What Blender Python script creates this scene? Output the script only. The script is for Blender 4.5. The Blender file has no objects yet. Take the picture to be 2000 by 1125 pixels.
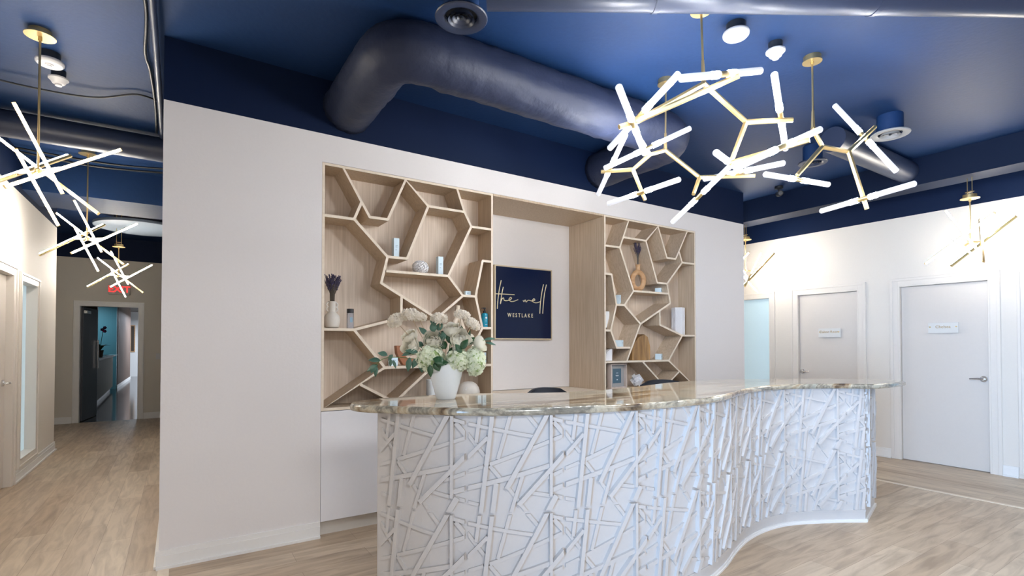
import bpy, bmesh, math, random
from mathutils import Vector, Matrix, Quaternion
random.seed(7)
PI = math.pi
S = bpy.context.scene
COL = S.collection

# ------------------------------------------------------------------ camera
cd = bpy.data.cameras.new('camera')
cam = bpy.data.objects.new('camera', cd)
COL.objects.link(cam)
cam.location = (0.1002, -4.0234, 1.45)
cam.rotation_euler = (PI/2 + 0.0166, 0, -0.5768)
cd.sensor_width = 36.0
cd.lens = 998.25/2000*36.0
cd.shift_y = (655.64-562.5)/2000
cd.clip_start = 0.05
cd.clip_end = 100
S.camera = cam

# ------------------------------------------------------------------ world, exposure, daylight
S.view_settings.view_transform = 'Standard'
S.view_settings.look = 'None'
S.view_settings.gamma = 1.0
S.view_settings.use_curve_mapping = False
S.view_settings.exposure = 0.28
w = bpy.data.worlds.new('daylight_sky')
S.world = w
w.use_nodes = True
bgn = w.node_tree.nodes['Background']
bgn.inputs[0].default_value = (0.55, 0.72, 1.0, 1)
bgn.inputs[1].default_value = 0.8

def area(name, loc, rot, sx, sy, power, col, spread=180):
    l = bpy.data.lights.new(name, 'AREA')
    l.shape = 'RECTANGLE'; l.size = sx; l.size_y = sy
    l.energy = power; l.color = col; l.spread = math.radians(spread)
    o = bpy.data.objects.new(name, l); COL.objects.link(o)
    o.location = loc; o.rotation_euler = rot
    return o
# daylight entering through the storefront window in the left wall behind the photographer
area('window_daylight', (-1.62, -4.3, 1.25), (PI/2, 0, -PI/2), 1.6, 2.2, 125, (0.36, 0.62, 1.0), 84)
# unseen fill lights added behind the photographer to brighten wall and desk
area('fill_light', (0.6, -6.4, 3.3), (0, 0, 0), 1.6, 1.6, 165, (0.96, 0.98, 1.0))
area('fill_light', (4.6, -7.2, 3.3), (0, 0, 0), 1.6, 1.6, 55, (0.96, 0.98, 1.0))
# daylight in the rooms beyond the rear doorway
area('corridor_daylight', (-0.55, 21.5, 2.6), (0, 0, 0), 1.2, 3.0, 170, (0.75, 0.85, 1.0))
area('lobby_downlight', (-2.4, 15.9, 2.75), (0, 0, 0), 0.5, 0.5, 22, (0.55, 0.85, 1.0))

# ------------------------------------------------------------------ materials
def mat(name, col, rough=0.5, metal=0.0, spec=0.5, bump=0.0, bscale=40.0, var=0.0, emis=None, estr=0.0):
    m = bpy.data.materials.new(name); m.use_nodes = True
    nt = m.node_tree; b = nt.nodes['Principled BSDF']
    b.inputs['Base Color'].default_value = (*col, 1)
    b.inputs['Roughness'].default_value = rough
    b.inputs['Metallic'].default_value = metal
    b.inputs['Specular IOR Level'].default_value = spec
    if emis:
        b.inputs['Emission Color'].default_value = (*emis, 1)
        b.inputs['Emission Strength'].default_value = estr
    tc = nt.nodes.new('ShaderNodeTexCoord')
    n = nt.nodes.new('ShaderNodeTexNoise'); n.inputs['Scale'].default_value = bscale
    n.inputs['Detail'].default_value = 4
    nt.links.new(tc.outputs['Object'], n.inputs['Vector'])
    if bump > 0:
        bp = nt.nodes.new('ShaderNodeBump'); bp.inputs['Strength'].default_value = bump
        bp.inputs['Distance'].default_value = 0.01
        nt.links.new(n.outputs['Fac'], bp.inputs['Height'])
        nt.links.new(bp.outputs['Normal'], b.inputs['Normal'])
    v = max(var, 0.02)
    mx = nt.nodes.new('ShaderNodeMixRGB'); mx.inputs[1].default_value = (*[c*(1-v) for c in col], 1)
    mx.inputs[2].default_value = (*[min(1, c*(1+v)) for c in col], 1)
    nt.links.new(n.outputs['Fac'], mx.inputs[0]); nt.links.new(mx.outputs[0], b.inputs['Base Color'])
    return m

NAVY = (0.002, 0.0095, 0.038)
M = {}
M['navy'] = mat('navy_paint', (0.0075, 0.030, 0.100), 0.6, spec=0.25, bump=0.15, bscale=30, var=0.10)
M['navy_duct'] = mat('navy_duct_wrap', (0.017, 0.024, 0.055), 0.55, spec=0.35, bump=1.0, bscale=9, var=0.08)
M['navy_metal'] = mat('navy_painted_metal', (0.022, 0.032, 0.066), 0.38, bump=0.05)
M['dark_metal'] = mat('dark_grey_metal', (0.02, 0.025, 0.035), 0.45)
M['casing'] = mat('door_casing_paint', (0.74, 0.695, 0.64), 0.4)
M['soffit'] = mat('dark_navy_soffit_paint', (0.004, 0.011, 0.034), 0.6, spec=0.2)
M['trim'] = mat('white_trim_paint', (0.80, 0.79, 0.77), 0.35)
M['door'] = mat('door_paint', (0.66, 0.615, 0.57), 0.4, var=0.02)
M['panel'] = mat('white_carved_panel', (0.60, 0.575, 0.56), 0.5, bump=0.03, bscale=60)
M['cabinet'] = mat('white_laminate', (0.82, 0.81, 0.83), 0.35)
M['brass'] = mat('brushed_brass', (0.74, 0.56, 0.27), 0.30, metal=0.9, bump=0.02, bscale=200)
M['chrome'] = mat('satin_chrome', (0.75, 0.76, 0.78), 0.18, metal=1.0)
M['white_plastic'] = mat('white_plastic', (0.60, 0.60, 0.61), 0.4)
M['led'] = mat('led_bar', (1, 1, 1), 0.4, emis=(1.0, 0.94, 0.85), estr=150)
M['tube'] = mat('frosted_tube', (0.45, 0.46, 0.50), 0.3, emis=(0.90, 0.93, 1.0), estr=0.62)
M['led_end'] = mat('led_module', (1, 1, 1), 0.3, emis=(0.95, 0.97, 1.0), estr=235)
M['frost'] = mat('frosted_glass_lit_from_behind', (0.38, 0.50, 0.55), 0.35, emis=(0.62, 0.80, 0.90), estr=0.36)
M['box_blue'] = mat('pale_blue_card', (0.68, 0.84, 0.93), 0.5)
M['box_white'] = mat('white_card', (0.80, 0.82, 0.84), 0.45)
M['ceramic'] = mat('cream_ceramic', (0.66, 0.62, 0.56), 0.55, bump=0.1)
M['ceramic_white'] = mat('white_ceramic', (0.86, 0.91, 0.94), 0.22)
M['matte_white'] = mat('matte_white', (0.80, 0.79, 0.80), 0.7)
M['black'] = mat('black_plastic', (0.012, 0.013, 0.016), 0.35)
M['black_fabric'] = mat('black_mesh_fabric', (0.02, 0.024, 0.035), 0.7, bump=0.3, bscale=200)
M['teal'] = mat('teal_bottle', (0.01, 0.28, 0.42), 0.25)
M['terracotta'] = mat('terracotta_wood', (0.33, 0.13, 0.06), 0.5, var=0.15)
M['label_text'] = mat('label_print', (0.75, 0.80, 0.85), 0.5)
M['text_blue'] = mat('grey_blue_print', (0.25, 0.38, 0.48), 0.5)
M['slate'] = mat('slate_blue_card', (0.055, 0.12, 0.17), 0.4)
M['mat_grey'] = mat('grey_mount_board', (0.36, 0.36, 0.36), 0.5)
M['sign_navy'] = mat('sign_navy', (0.002, 0.008, 0.042), 0.2, spec=0.3)
M['gold_text'] = mat('cream_gold_letters', (0.80, 0.72, 0.50), 0.35, metal=0.2)
M['gold_dark'] = mat('gold_lettering', (0.42, 0.28, 0.09), 0.4)
M['frame_gold'] = mat('pale_gold_frame', (0.62, 0.52, 0.36), 0.4, metal=0.3)
M['petal'] = mat('white_petal', (0.93, 0.91, 0.82), 0.55, var=0.03)
M['petal_dry'] = mat('dried_cream_petal', (0.90, 0.85, 0.76), 0.7, var=0.04)
M['hydrangea'] = mat('pale_green_hydrangea', (0.88, 0.92, 0.76), 0.6, var=0.07, bscale=30)
M['leaf'] = mat('eucalyptus_leaf', (0.085, 0.18, 0.13), 0.5, var=0.25, bscale=20)
M['leaf_dark'] = mat('dark_green_leaf', (0.03, 0.09, 0.035), 0.4, var=0.25, bscale=20)
M['hydrangea_core'] = mat('hydrangea_core_green', (0.42, 0.55, 0.25), 0.7)
M['stem'] = mat('green_stem', (0.12, 0.22, 0.06), 0.5)
M['stem_dry'] = mat('dry_tan_stem', (0.50, 0.38, 0.25), 0.6)
M['lavender'] = mat('dried_lavender', (0.055, 0.045, 0.10), 0.8, var=0.3)
M['lavender_stem'] = mat('lavender_stem', (0.13, 0.11, 0.09), 0.8)
M['disc'] = mat('pale_patch_blue_grey', (0.22, 0.27, 0.33), 0.5)  # tone of the pale ceiling patch, carried by the added disc
M['red'] = mat('red_lit_letters', (0.8, 0.02, 0.02), 0.4, emis=(1, 0.03, 0.03), estr=0.9)
M['exit_face'] = mat('exit_sign_face', (0.50, 0.50, 0.46), 0.5)
M['lobby_wall'] = mat('teal_blue_wall', (0.16, 0.36, 0.42), 0.5)
M['lobby_floor'] = mat('dark_glossy_floor', (0.035, 0.028, 0.026), 0.12, var=0.3, bscale=3)
M['dark_door'] = mat('dark_grey_door', (0.075, 0.08, 0.095), 0.4)
M['dark_wood'] = mat('dark_brown_wood', (0.07, 0.05, 0.035), 0.4, var=0.2)
M['khaki'] = mat('khaki_laminate', (0.15, 0.125, 0.065), 0.6, spec=0.1, var=0.1, bscale=3)
M['curtain'] = mat('brown_ribbed_panel', (0.20, 0.14, 0.11), 0.6)
M['magenta'] = mat('magenta_orchid', (0.55, 0.03, 0.25), 0.5)
M['granite_black'] = mat('black_counter', (0.006, 0.006, 0.007), 0.5, spec=0.2)
M['acrylic'] = mat('frosted_acrylic', (0.70, 0.70, 0.68), 0.2)
M['knot'] = mat('white_marble', (0.80, 0.80, 0.82), 0.3, var=0.08, bscale=12)

for k, c in (('petal', (0.97, 0.94, 0.84)), ('petal_dry', (0.93, 0.88, 0.79)), ('hydrangea', (0.92, 0.95, 0.82))):
    nt = M[k].node_tree; q = nt.nodes['Principled BSDF']; tl = nt.nodes.new('ShaderNodeBsdfTranslucent'); tl.inputs[0].default_value = (*c, 1)
    ms_ = nt.nodes.new('ShaderNodeMixShader'); ms_.inputs[0].default_value = 0.42
    nt.links.new(q.outputs[0], ms_.inputs[1]); nt.links.new(tl.outputs[0], ms_.inputs[2]); nt.links.new(ms_.outputs[0], nt.nodes['Material Output'].inputs[0])
def wall_paint(name, low, split, high):
    """one wall, two paints: the navy band starts at a given height"""
    m = mat(name, low, 0.6, spec=0.18, bump=0.06, bscale=60, var=0.015)
    nt = m.node_tree; b = nt.nodes['Principled BSDF']
    src = b.inputs['Base Color'].links[0].from_socket
    g = nt.nodes.new('ShaderNodeNewGeometry'); sx = nt.nodes.new('ShaderNodeSeparateXYZ')
    nt.links.new(g.outputs['Position'], sx.inputs[0])
    gt = nt.nodes.new('ShaderNodeMath'); gt.operation = 'GREATER_THAN'; gt.inputs[1].default_value = split
    nt.links.new(sx.outputs['Z'], gt.inputs[0])
    mx = nt.nodes.new('ShaderNodeMixRGB'); mx.inputs[2].default_value = (*high, 1)
    nt.links.new(gt.outputs[0], mx.inputs[0]); nt.links.new(src, mx.inputs[1])
    nt.links.new(mx.outputs[0], b.inputs['Base Color'])
    return m
M['wall'] = wall_paint('blush_white_and_navy_paint', (0.755, 0.725, 0.715), 3.053, NAVY)
M['wall_right'] = wall_paint('warm_white_and_navy_paint', (0.74, 0.695, 0.635), 3.053, NAVY)
M['wall_back'] = wall_paint('greige_and_navy_paint', (0.66, 0.62, 0.55), 3.053, NAVY)

def wood(name, c1, c2, c3, grain=(60, 60, 2.5), rough=0.5, axis_rot=(0, 0, 0)):
    m = bpy.data.materials.new(name); m.use_nodes = True
    nt = m.node_tree; b = nt.nodes['Principled BSDF']
    b.inputs['Roughness'].default_value = rough
    tc = nt.nodes.new('ShaderNodeTexCoord'); mp = nt.nodes.new('ShaderNodeMapping')
    mp.inputs['Scale'].default_value = grain; mp.inputs['Rotation'].default_value = axis_rot
    nt.links.new(tc.outputs['Object'], mp.inputs[0])
    n = nt.nodes.new('ShaderNodeTexNoise'); n.inputs['Scale'].default_value = 1.0
    n.inputs['Detail'].default_value = 5; n.inputs['Distortion'].default_value = 0.4
    nt.links.new(mp.outputs[0], n.inputs['Vector'])
    r = nt.nodes.new('ShaderNodeValToRGB')
    r.color_ramp.elements[0].position = 0.32; r.color_ramp.elements[0].color = (*c1, 1)
    r.color_ramp.elements[1].position = 0.68; r.color_ramp.elements[1].color = (*c3, 1)
    e = r.color_ramp.elements.new(0.5); e.color = (*c2, 1)
    nt.links.new(n.outputs['Fac'], r.inputs[0]); nt.links.new(r.outputs[0], b.inputs['Base Color'])
    return m
M['oak'] = wood('light_oak_veneer', (0.50, 0.385, 0.27), (0.565, 0.445, 0.32), (0.62, 0.50, 0.37))
M['oak_back'] = wood('light_oak_back', (0.57, 0.46, 0.355), (0.645, 0.53, 0.42), (0.71, 0.595, 0.49))
M['oak_edge'] = wood('pale_oak_edge', (0.73, 0.62, 0.49), (0.76, 0.655, 0.525), (0.79, 0.69, 0.56), (30, 30, 30))
M['pine'] = wood('tan_turned_wood', (0.50, 0.27, 0.12), (0.60, 0.35, 0.17), (0.68, 0.43, 0.24), (12, 12, 30))
M['acacia'] = wood('honey_acacia', (0.16, 0.08, 0.03), (0.34, 0.19, 0.07), (0.55, 0.32, 0.12), (14, 3, 2))
M['frame_wood'] = wood('whitewashed_frame_wood', (0.52, 0.42, 0.36), (0.60, 0.50, 0.44), (0.66, 0.56, 0.50), (20, 20, 4))

def floor_mat():
    m = bpy.data.materials.new('oak_vinyl_planks'); m.use_nodes = True
    nt = m.node_tree; N = nt.nodes; Lk = nt.links; b = N['Principled BSDF']
    g = N.new('ShaderNodeNewGeometry'); sp = N.new('ShaderNodeSeparateXYZ'); Lk.new(g.outputs['Position'], sp.inputs[0])
    def math_(op, a, v=None, bsock=None):
        n = N.new('ShaderNodeMath'); n.operation = op; Lk.new(a, n.inputs[0])
        if v is not None: n.inputs[1].default_value = v
        if bsock is not None: Lk.new(bsock, n.inputs[1])
        return n.outputs[0]
    left = math_('LESS_THAN', sp.outputs['X'], 0.057); right = math_('GREATER_THAN', sp.outputs['X'], 6.36)
    sw = math_('MAXIMUM', left, bsock=right)
    ca = N.new('ShaderNodeCombineXYZ'); Lk.new(sp.outputs['X'], ca.inputs[0]); Lk.new(sp.outputs['Y'], ca.inputs[1])
    cb = N.new('ShaderNodeCombineXYZ'); Lk.new(sp.outputs['Y'], cb.inputs[0]); Lk.new(sp.outputs['X'], cb.inputs[1])
    mv = N.new('ShaderNodeMix'); mv.data_type = 'VECTOR'
    Lk.new(sw, mv.inputs[0]); Lk.new(ca.outputs[0], mv.inputs[4]); Lk.new(cb.outputs[0], mv.inputs[5])
    vec = mv.outputs[1]
    br = N.new('ShaderNodeTexBrick'); Lk.new(vec, br.inputs['Vector'])
    br.offset = 0.37; br.offset_frequency = 2; br.squash = 1.0
    br.inputs['Scale'].default_value = 1.0; br.inputs['Brick Width'].default_value = 1.22; br.inputs['Row Height'].default_value = 0.185
    br.inputs['Mortar Size'].default_value = 0.0012; br.inputs['Mortar Smooth'].default_value = 0.2; br.inputs['Bias'].default_value = 0.0
    br.inputs['Color1'].default_value = (0.44, 0.335, 0.235, 1); br.inputs['Color2'].default_value = (0.58, 0.475, 0.355, 1)
    br.inputs['Mortar'].default_value = (0.28, 0.20, 0.14, 1)
    mp = N.new('ShaderNodeMapping'); mp.inputs['Scale'].default_value = (2.2, 16, 1); Lk.new(vec, mp.inputs[0])
    n = N.new('ShaderNodeTexNoise'); n.inputs['Scale'].default_value = 1.2; n.inputs['Detail'].default_value = 6; n.inputs['Distortion'].default_value = 0.8
    Lk.new(mp.outputs[0], n.inputs['Vector'])
    r = N.new('ShaderNodeValToRGB'); r.color_ramp.elements[0].position = 0.28; r.color_ramp.elements[0].color = (0.62, 0.58, 0.55, 1)
    r.color_ramp.elements[1].position = 0.62; r.color_ramp.elements[1].color = (1.06, 1.05, 1.04, 1)
    Lk.new(n.outputs['Fac'], r.inputs[0])
    mu = N.new('ShaderNodeMixRGB'); mu.blend_type = 'MULTIPLY'; mu.inputs[0].default_value = 0.85
    Lk.new(br.outputs['Color'], mu.inputs[1]); Lk.new(r.outputs[0], mu.inputs[2])
    Lk.new(mu.outputs[0], b.inputs['Base Color'])
    b.inputs['Roughness'].default_value = 0.42
    bp = N.new('ShaderNodeBump'); bp.inputs['Strength'].default_value = 0.15; bp.inputs['Distance'].default_value = 0.003
    Lk.new(n.outputs['Fac'], bp.inputs['Height']); Lk.new(bp.outputs[0], b.inputs['Normal'])
    return m
M['floor'] = floor_mat()

def stone_mat():
    m = bpy.data.materials.new('polished_veined_stone'); m.use_nodes = True
    nt = m.node_tree; N = nt.nodes; Lk = nt.links; b = N['Principled BSDF']
    tc = N.new('ShaderNodeTexCoord'); mp = N.new('ShaderNodeMapping')
    mp.inputs['Scale'].default_value = (0.9, 4.5, 2.2); mp.inputs['Rotation'].default_value = (0, 0, 0.32)
    Lk.new(tc.outputs['Object'], mp.inputs[0])
    n = N.new('ShaderNodeTexNoise'); n.inputs['Scale'].default_value = 1.0; n.inputs['Detail'].default_value = 10; n.inputs['Distortion'].default_value = 0.7
    n.inputs['Roughness'].default_value = 0.62
    Lk.new(mp.outputs[0], n.inputs['Vector'])
    r = N.new('ShaderNodeValToRGB'); cr = r.color_ramp
    cr.elements[0].position = 0.30; cr.elements[0].color = (0.035, 0.035, 0.042, 1)
    cr.elements[1].position = 0.76; cr.elements[1].color = (0.42, 0.20, 0.08, 1)
    for p, c in ((0.39, (0.12, 0.08, 0.05)), (0.44, (0.36, 0.27, 0.17)), (0.50, (0.56, 0.50, 0.38)), (0.55, (0.22, 0.20, 0.16)), (0.60, (0.50, 0.46, 0.36)), (0.67, (0.30, 0.31, 0.27))):
        e = cr.elements.new(p); e.color = (*c, 1)
    Lk.new(n.outputs['Fac'], r.inputs[0])
    n2 = N.new('ShaderNodeTexNoise'); n2.inputs['Scale'].default_value = 22; n2.inputs['Detail'].default_value = 6
    Lk.new(tc.outputs['Object'], n2.inputs['Vector'])
    r2 = N.new('ShaderNodeValToRGB'); r2.color_ramp.elements[0].position = 0.33; r2.color_ramp.elements[0].color = (0.45, 0.45, 0.47, 1)
    r2.color_ramp.elements[1].position = 0.5; r2.color_ramp.elements[1].color = (1, 1, 1, 1)
    Lk.new(n2.outputs['Fac'], r2.inputs[0])
    mu = N.new('ShaderNodeMixRGB'); mu.blend_type = 'MULTIPLY'; mu.inputs[0].default_value = 0.7
    Lk.new(r.outputs[0], mu.inputs[1]); Lk.new(r2.outputs[0], mu.inputs[2]); Lk.new(mu.outputs[0], b.inputs['Base Color'])
    b.inputs['Roughness'].default_value = 0.05; b.inputs['Specular IOR Level'].default_value = 0.55
    b.inputs['Coat Weight'].default_value = 0.15; b.inputs['Coat Roughness'].default_value = 0.02
    return m
M['stone'] = stone_mat()
gl = bpy.data.materials.new('clear_glass'); gl.use_nodes = True
gb = gl.node_tree.nodes['Principled BSDF']; gb.inputs['Transmission Weight'].default_value = 0.85; gb.inputs['Roughness'].default_value = 0.08
gb.inputs['Base Color'].default_value = (0.72, 0.78, 0.90, 1)
M['glass'] = gl

# ------------------------------------------------------------------ mesh helpers
def box(bm, x0, x1, y0, y1, z0, z1):
    v = [bm.verts.new((x, y, z)) for z in (z0, z1) for y in (y0, y1) for x in (x0, x1)]
    for f in ((0, 2, 3, 1), (4, 5, 7, 6), (0, 1, 5, 4), (2, 6, 7, 3), (0, 4, 6, 2), (1, 3, 7, 5)):
        bm.faces.new([v[i] for i in f])
    return v
def obox(bm, c, ax, ay, az):
    """oriented box: centre and three half-axis vectors"""
    c, ax, ay, az = map(Vector, (c, ax, ay, az))
    v = [bm.verts.new(c+sx*ax+sy*ay+sz*az) for sz in (-1, 1) for sy in (-1, 1) for sx in (-1, 1)]
    for f in ((0, 2, 3, 1), (4, 5, 7, 6), (0, 1, 5, 4), (2, 6, 7, 3), (0, 4, 6, 2), (1, 3, 7, 5)):
        bm.faces.new([v[i] for i in f])
def basis(d):
    d = Vector(d).normalized()
    up = Vector((0, 0, 1)) if abs(d.z) < 0.95 else Vector((1, 0, 0))
    a = d.cross(up).normalized(); return a, d.cross(a).normalized(), d
def tube(bm, pts, r, seg=12, cap=True, flat=1.0):
    """swept tube through pts, r number or list"""
    pts = [Vector(p) for p in pts]; rs = r if isinstance(r, (list, tuple)) else [r]*len(pts)
    rings = []; pa = None
    for i, p in enumerate(pts):
        t = (pts[min(i+1, len(pts)-1)]-pts[max(i-1, 0)]).normalized()
        if pa is None: a, b_, _ = basis(t)
        else:
            a = (pa - t*pa.dot(t)).normalized(); b_ = t.cross(a).normalized()
        pa = a
        rings.append([bm.verts.new(p + a*math.cos(2*PI*k/seg)*rs[i] + b_*math.sin(2*PI*k/seg)*rs[i]*flat) for k in range(seg)])
    for i in range(len(rings)-1):
        for k in range(seg):
            bm.faces.new((rings[i][k], rings[i][(k+1) % seg], rings[i+1][(k+1) % seg], rings[i+1][k]))
    if cap:
        bm.faces.new(rings[0][::-1]); bm.faces.new(rings[-1])
def lathe(bm, prof, c=(0, 0, 0), seg=32, sx=1.0, sy=1.0):
    c = Vector(c); rings = []
    for r, z in prof:
        if r < 1e-6: rings.append([bm.verts.new(c+Vector((0, 0, z)))])
        else: rings.append([bm.verts.new(c+Vector((r*sx*math.cos(2*PI*k/seg), r*sy*math.sin(2*PI*k/seg), z))) for k in range(seg)])
    for a, b_ in zip(rings, rings[1:]):
        for k in range(seg):
            k2 = (k+1) % seg
            if len(a) == 1 and len(b_) == 1: continue
            if len(a) == 1: bm.faces.new((a[0], b_[k2], b_[k]))
            elif len(b_) == 1: bm.faces.new((a[k], a[k2], b_[0]))
            else: bm.faces.new((a[k], a[k2], b_[k2], b_[k]))
def prism(bm, poly, z0, z1):
    a = [bm.verts.new((x, y, z0)) for x, y in poly]; b_ = [bm.verts.new((x, y, z1)) for x, y in poly]
    bm.faces.new(a[::-1]); bm.faces.new(b_)
    for i in range(len(poly)):
        j = (i+1) % len(poly); bm.faces.new((a[i], a[j], b_[j], b_[i]))
def prism_xz(bm, poly, y0, y1):
    a = [bm.verts.new((x, y0, z)) for x, z in poly]; b_ = [bm.verts.new((x, y1, z)) for x, z in poly]
    bm.faces.new(a[::-1]); bm.faces.new(b_)
    for i in range(len(poly)):
        j = (i+1) % len(poly); bm.faces.new((a[i], a[j], b_[j], b_[i]))
def obj(name, bm, m, parent=None, smooth=False, bevel=0.0, angle=40, segs=2):
    bmesh.ops.recalc_face_normals(bm, faces=bm.faces)
    me = bpy.data.meshes.new(name); bm.to_mesh(me); bm.free()
    ms = m if isinstance(m, (list, tuple)) else [m]
    for q in ms: me.materials.append(M[q] if isinstance(q, str) else q)
    if smooth:
        for p in me.polygons: p.use_smooth = True
        me.set_sharp_from_angle(angle=math.radians(angle))
    o = bpy.data.objects.new(name, me); COL.objects.link(o)
    if bevel > 0:
        bv = o.modifiers.new('bevel', 'BEVEL'); bv.width = bevel; bv.segments = segs; bv.limit_method = 'ANGLE'; bv.angle_limit = math.radians(50)
    if parent: o.parent = parent
    return o
def B(): return bmesh.new()
def tag(o, label, cat, group=None):
    o['label'] = label; o['category'] = cat
    if group: o['group'] = group
    return o
def thing(name, label, cat, loc=(0, 0, 0), rz=0.0, group=None):
    o = bpy.data.objects.new(name, None); COL.objects.link(o); o.location = loc; o.rotation_euler = (0, 0, rz)
    o.empty_display_size = 0.1
    return tag(o, label, cat, group)
def struct(name, bm, m, parent=None, **k):
    o = obj(name, bm, m, parent, **k)
    if parent is None: o['kind'] = 'structure'
    return o
def sempty(name, loc=(0, 0, 0)):
    o = bpy.data.objects.new(name, None); COL.objects.link(o); o.location = loc; o['kind'] = 'structure'; return o
def dup(root, loc, rz, label, group=None):
    r = root.copy(); COL.objects.link(r); r.location = loc; r.rotation_euler = (0, 0, rz); r['label'] = label
    if group: r['group'] = group
    for ch in list(root.children):
        c = ch.copy(); COL.objects.link(c); c.parent = r
        for g in ch.children:
            d = g.copy(); COL.objects.link(d); d.parent = c
    return r

# ------------------------------------------------------------------ room shell
HC = 3.474; HB = 3.053
XL, XR, YK = -1.33, 7.731, 8.249
WL = 6.414
bm = B(); box(bm, -6.2, 9.0, -9.0, YK, -0.1, 0.0); struct('floor', bm, 'floor')
bm = B(); box(bm, -6.2, 9.0, -9.2, YK+0.15, HC, HC+0.1); struct('ceiling', bm, 'navy')

# feature wall with the shelving niche
NX0, NX1, NZ = 0.998, 5.412, 2.838
bm = B()
box(bm, 0, NX0, 0, 0.62, 0, HC); box(bm, NX1, WL, 0, 0.62, 0, HC); box(bm, NX0, NX1, 0, 0.62, NZ, HC)
box(bm, 0, WL, 0.62, 6.2, 0, HC)
struct('wall_main', bm, 'wall')

def wall_y(name, x0, x1, y0, y1, ops, m):
    """a wall running along Y between x0 and x1 with rectangular openings (ya, yb, za, zb)"""
    bm = B(); cur = y0
    for ya, yb, za, zb in sorted(ops):
        box(bm, x0, x1, cur, ya, 0, HC)
        if za > 0: box(bm, x0, x1, ya, yb, 0, za)
        box(bm, x0, x1, ya, yb, zb, HC); cur = yb
    box(bm, x0, x1, cur, y1, 0, HC)
    return struct(name, bm, m)
wall_y('wall_right', XR, XR+0.16, -9.0, YK, [(-2.145, -1.27, 0, 2.19), (-0.82, 0.0, 0, 2.185), (0.40, 1.25, 0.1, 2.18), (-3.42, -2.44, 0.12, 2.18)], 'wall_right')
wall_y('wall_left', XL-0.16, XL, -9.0, 5.287, [(-5.15, -3.45, 0.1, 2.4), (2.22, 3.14, 0, 2.17), (3.44, 4.17, 0.2, 2.15)], 'wall_right')
# rear wall with doorway
DX0, DX1, DZ = -1.465, -0.555, 2.18
bm = B(); box(bm, -6.2, DX0, YK, YK+0.15, 0, HC); box(bm, DX1, 9.0, YK, YK+0.15, 0, HC); box(bm, DX0, DX1, YK, YK+0.15, DZ, HC)
struct('wall_back', bm, 'wall_back')
bm = B(); box(bm, -6.36, -6.2, 5.1, YK+0.15, 0, HC); box(bm, -6.2, XL-0.16, 5.1, 5.287, 0, HC); struct('wall_side', bm, 'wall_back')
# wall behind the photographer
bm = B(); box(bm, XL-0.16, XR+0.16, -9.15, -9.0, 0, HC)
struct('wall_front', bm, 'wall')

# baseboards: profile with a small quarter round at the foot
def base_x(bm, x0, x1, y, sgn):      # wall face at y, board sticks out by sgn
    for d, z0, z1 in ((0.014, 0.018, 0.085), (0.010, 0.085, 0.118), (0.028, 0.0, 0.018)):
        ya, yb = sorted((y, y+sgn*d)); box(bm, x0, x1, ya, yb, z0, z1)
def base_y(bm, y0, y1, x, sgn):
    for d, z0, z1 in ((0.014, 0.018, 0.085), (0.010, 0.085, 0.118), (0.028, 0.0, 0.018)):
        xa, xb = sorted((x, x+sgn*d)); box(bm, xa, xb, y0, y1, z0, z1)
bm = B(); base_x(bm, -0.014, NX0-0.003, 0, -1); base_y(bm, 0, 6.2, 0, -1); base_x(bm, NX1, WL+0.014, 0, -1); base_y(bm, 0, 6.2, WL, 1)
struct('baseboard_main', bm, 'trim')
bm = B()
for a, b_ in ((-9.0, -3.52), (-2.36, -2.235), (-1.18, -0.91), (0.09, YK)): base_y(bm, a, b_, XR, -1)
struct('baseboard_right', bm, 'trim')
bm = B()
for a, b_ in ((-3.45, 2.13), (3.23, 5.30)): base_y(bm, a, b_, XL, 1)
base_x(bm, XL-0.16, XL, 5.287, 1)
struct('baseboard_left', bm, 'trim')
bm = B(); base_x(bm, -6.2, DX0-0.08, YK, -1); base_x(bm, DX1+0.08, 7.7, YK, -1); struct('baseboard_back', bm, 'trim')

# doors and windows: casing, jamb, leaf, lever
def casing_y(name, x, sgn, y0, y1, z0, z1, parent, cw=0.09, sill=False, jd=0.10):
    """frame round an opening in a wall facing sgn along X (into the room)"""
    bm = B()
    for d, o_, i_ in ((0.012, cw, 0.0), (0.022, cw-0.003, cw*0.62)):
        xa, xb = sorted((x, x+sgn*d))
        box(bm, xa, xb, y0-o_, y0-i_, z0 if not sill else z0-o_, z1+o_)
        box(bm, xa, xb, y1+i_, y1+o_, z0 if not sill else z0-o_, z1+o_)
        box(bm, xa, xb, y0-i_, y1+i_, z1+i_, z1+o_)
        if sill: box(bm, xa, xb, y0-i_, y1+i_, z0-o_, z0-i_)
    xa, xb = sorted((x+sgn*0.012, x-sgn*jd))
    t = 0.018
    box(bm, xa, xb, y0, y0+t, z0, z1); box(bm, xa, xb, y1-t, y1, z0, z1); box(bm, xa, xb, y0+t, y1-t, z1-t, z1)
    xs, xe = sorted((x-sgn*0.03, x-sgn*0.05))
    if sill: box(bm, xa, xb, y0+t, y1-t, z0, z0+t)
    obj(name, bm, 'casing', parent, bevel=0.002)
def lever(parent, x, sgn, y, z, ydir):
    """lever handle: rose, neck and lever pointing along ydir"""
    bm = B()
    tube(bm, [(x, y, z), (x+sgn*0.012, y, z)], 0.034, 20); tube(bm, [(x+sgn*0.012, y, z), (x+sgn*0.022, y, z)], [0.028, 0.020], 20)
    tube(bm, [(x+sgn*0.02, y, z), (x+sgn*0.055, y, z)], 0.011, 12)
    tube(bm, [(x+sgn*0.055, y-ydir*0.012, z), (x+sgn*0.060, y+ydir*0.04, z+0.003), (x+sgn*0.055, y+ydir*0.115, z-0.002)], [0.013, 0.010, 0.007], 12)
    obj('door_handle', bm, 'chrome', parent, smooth=True)
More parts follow.
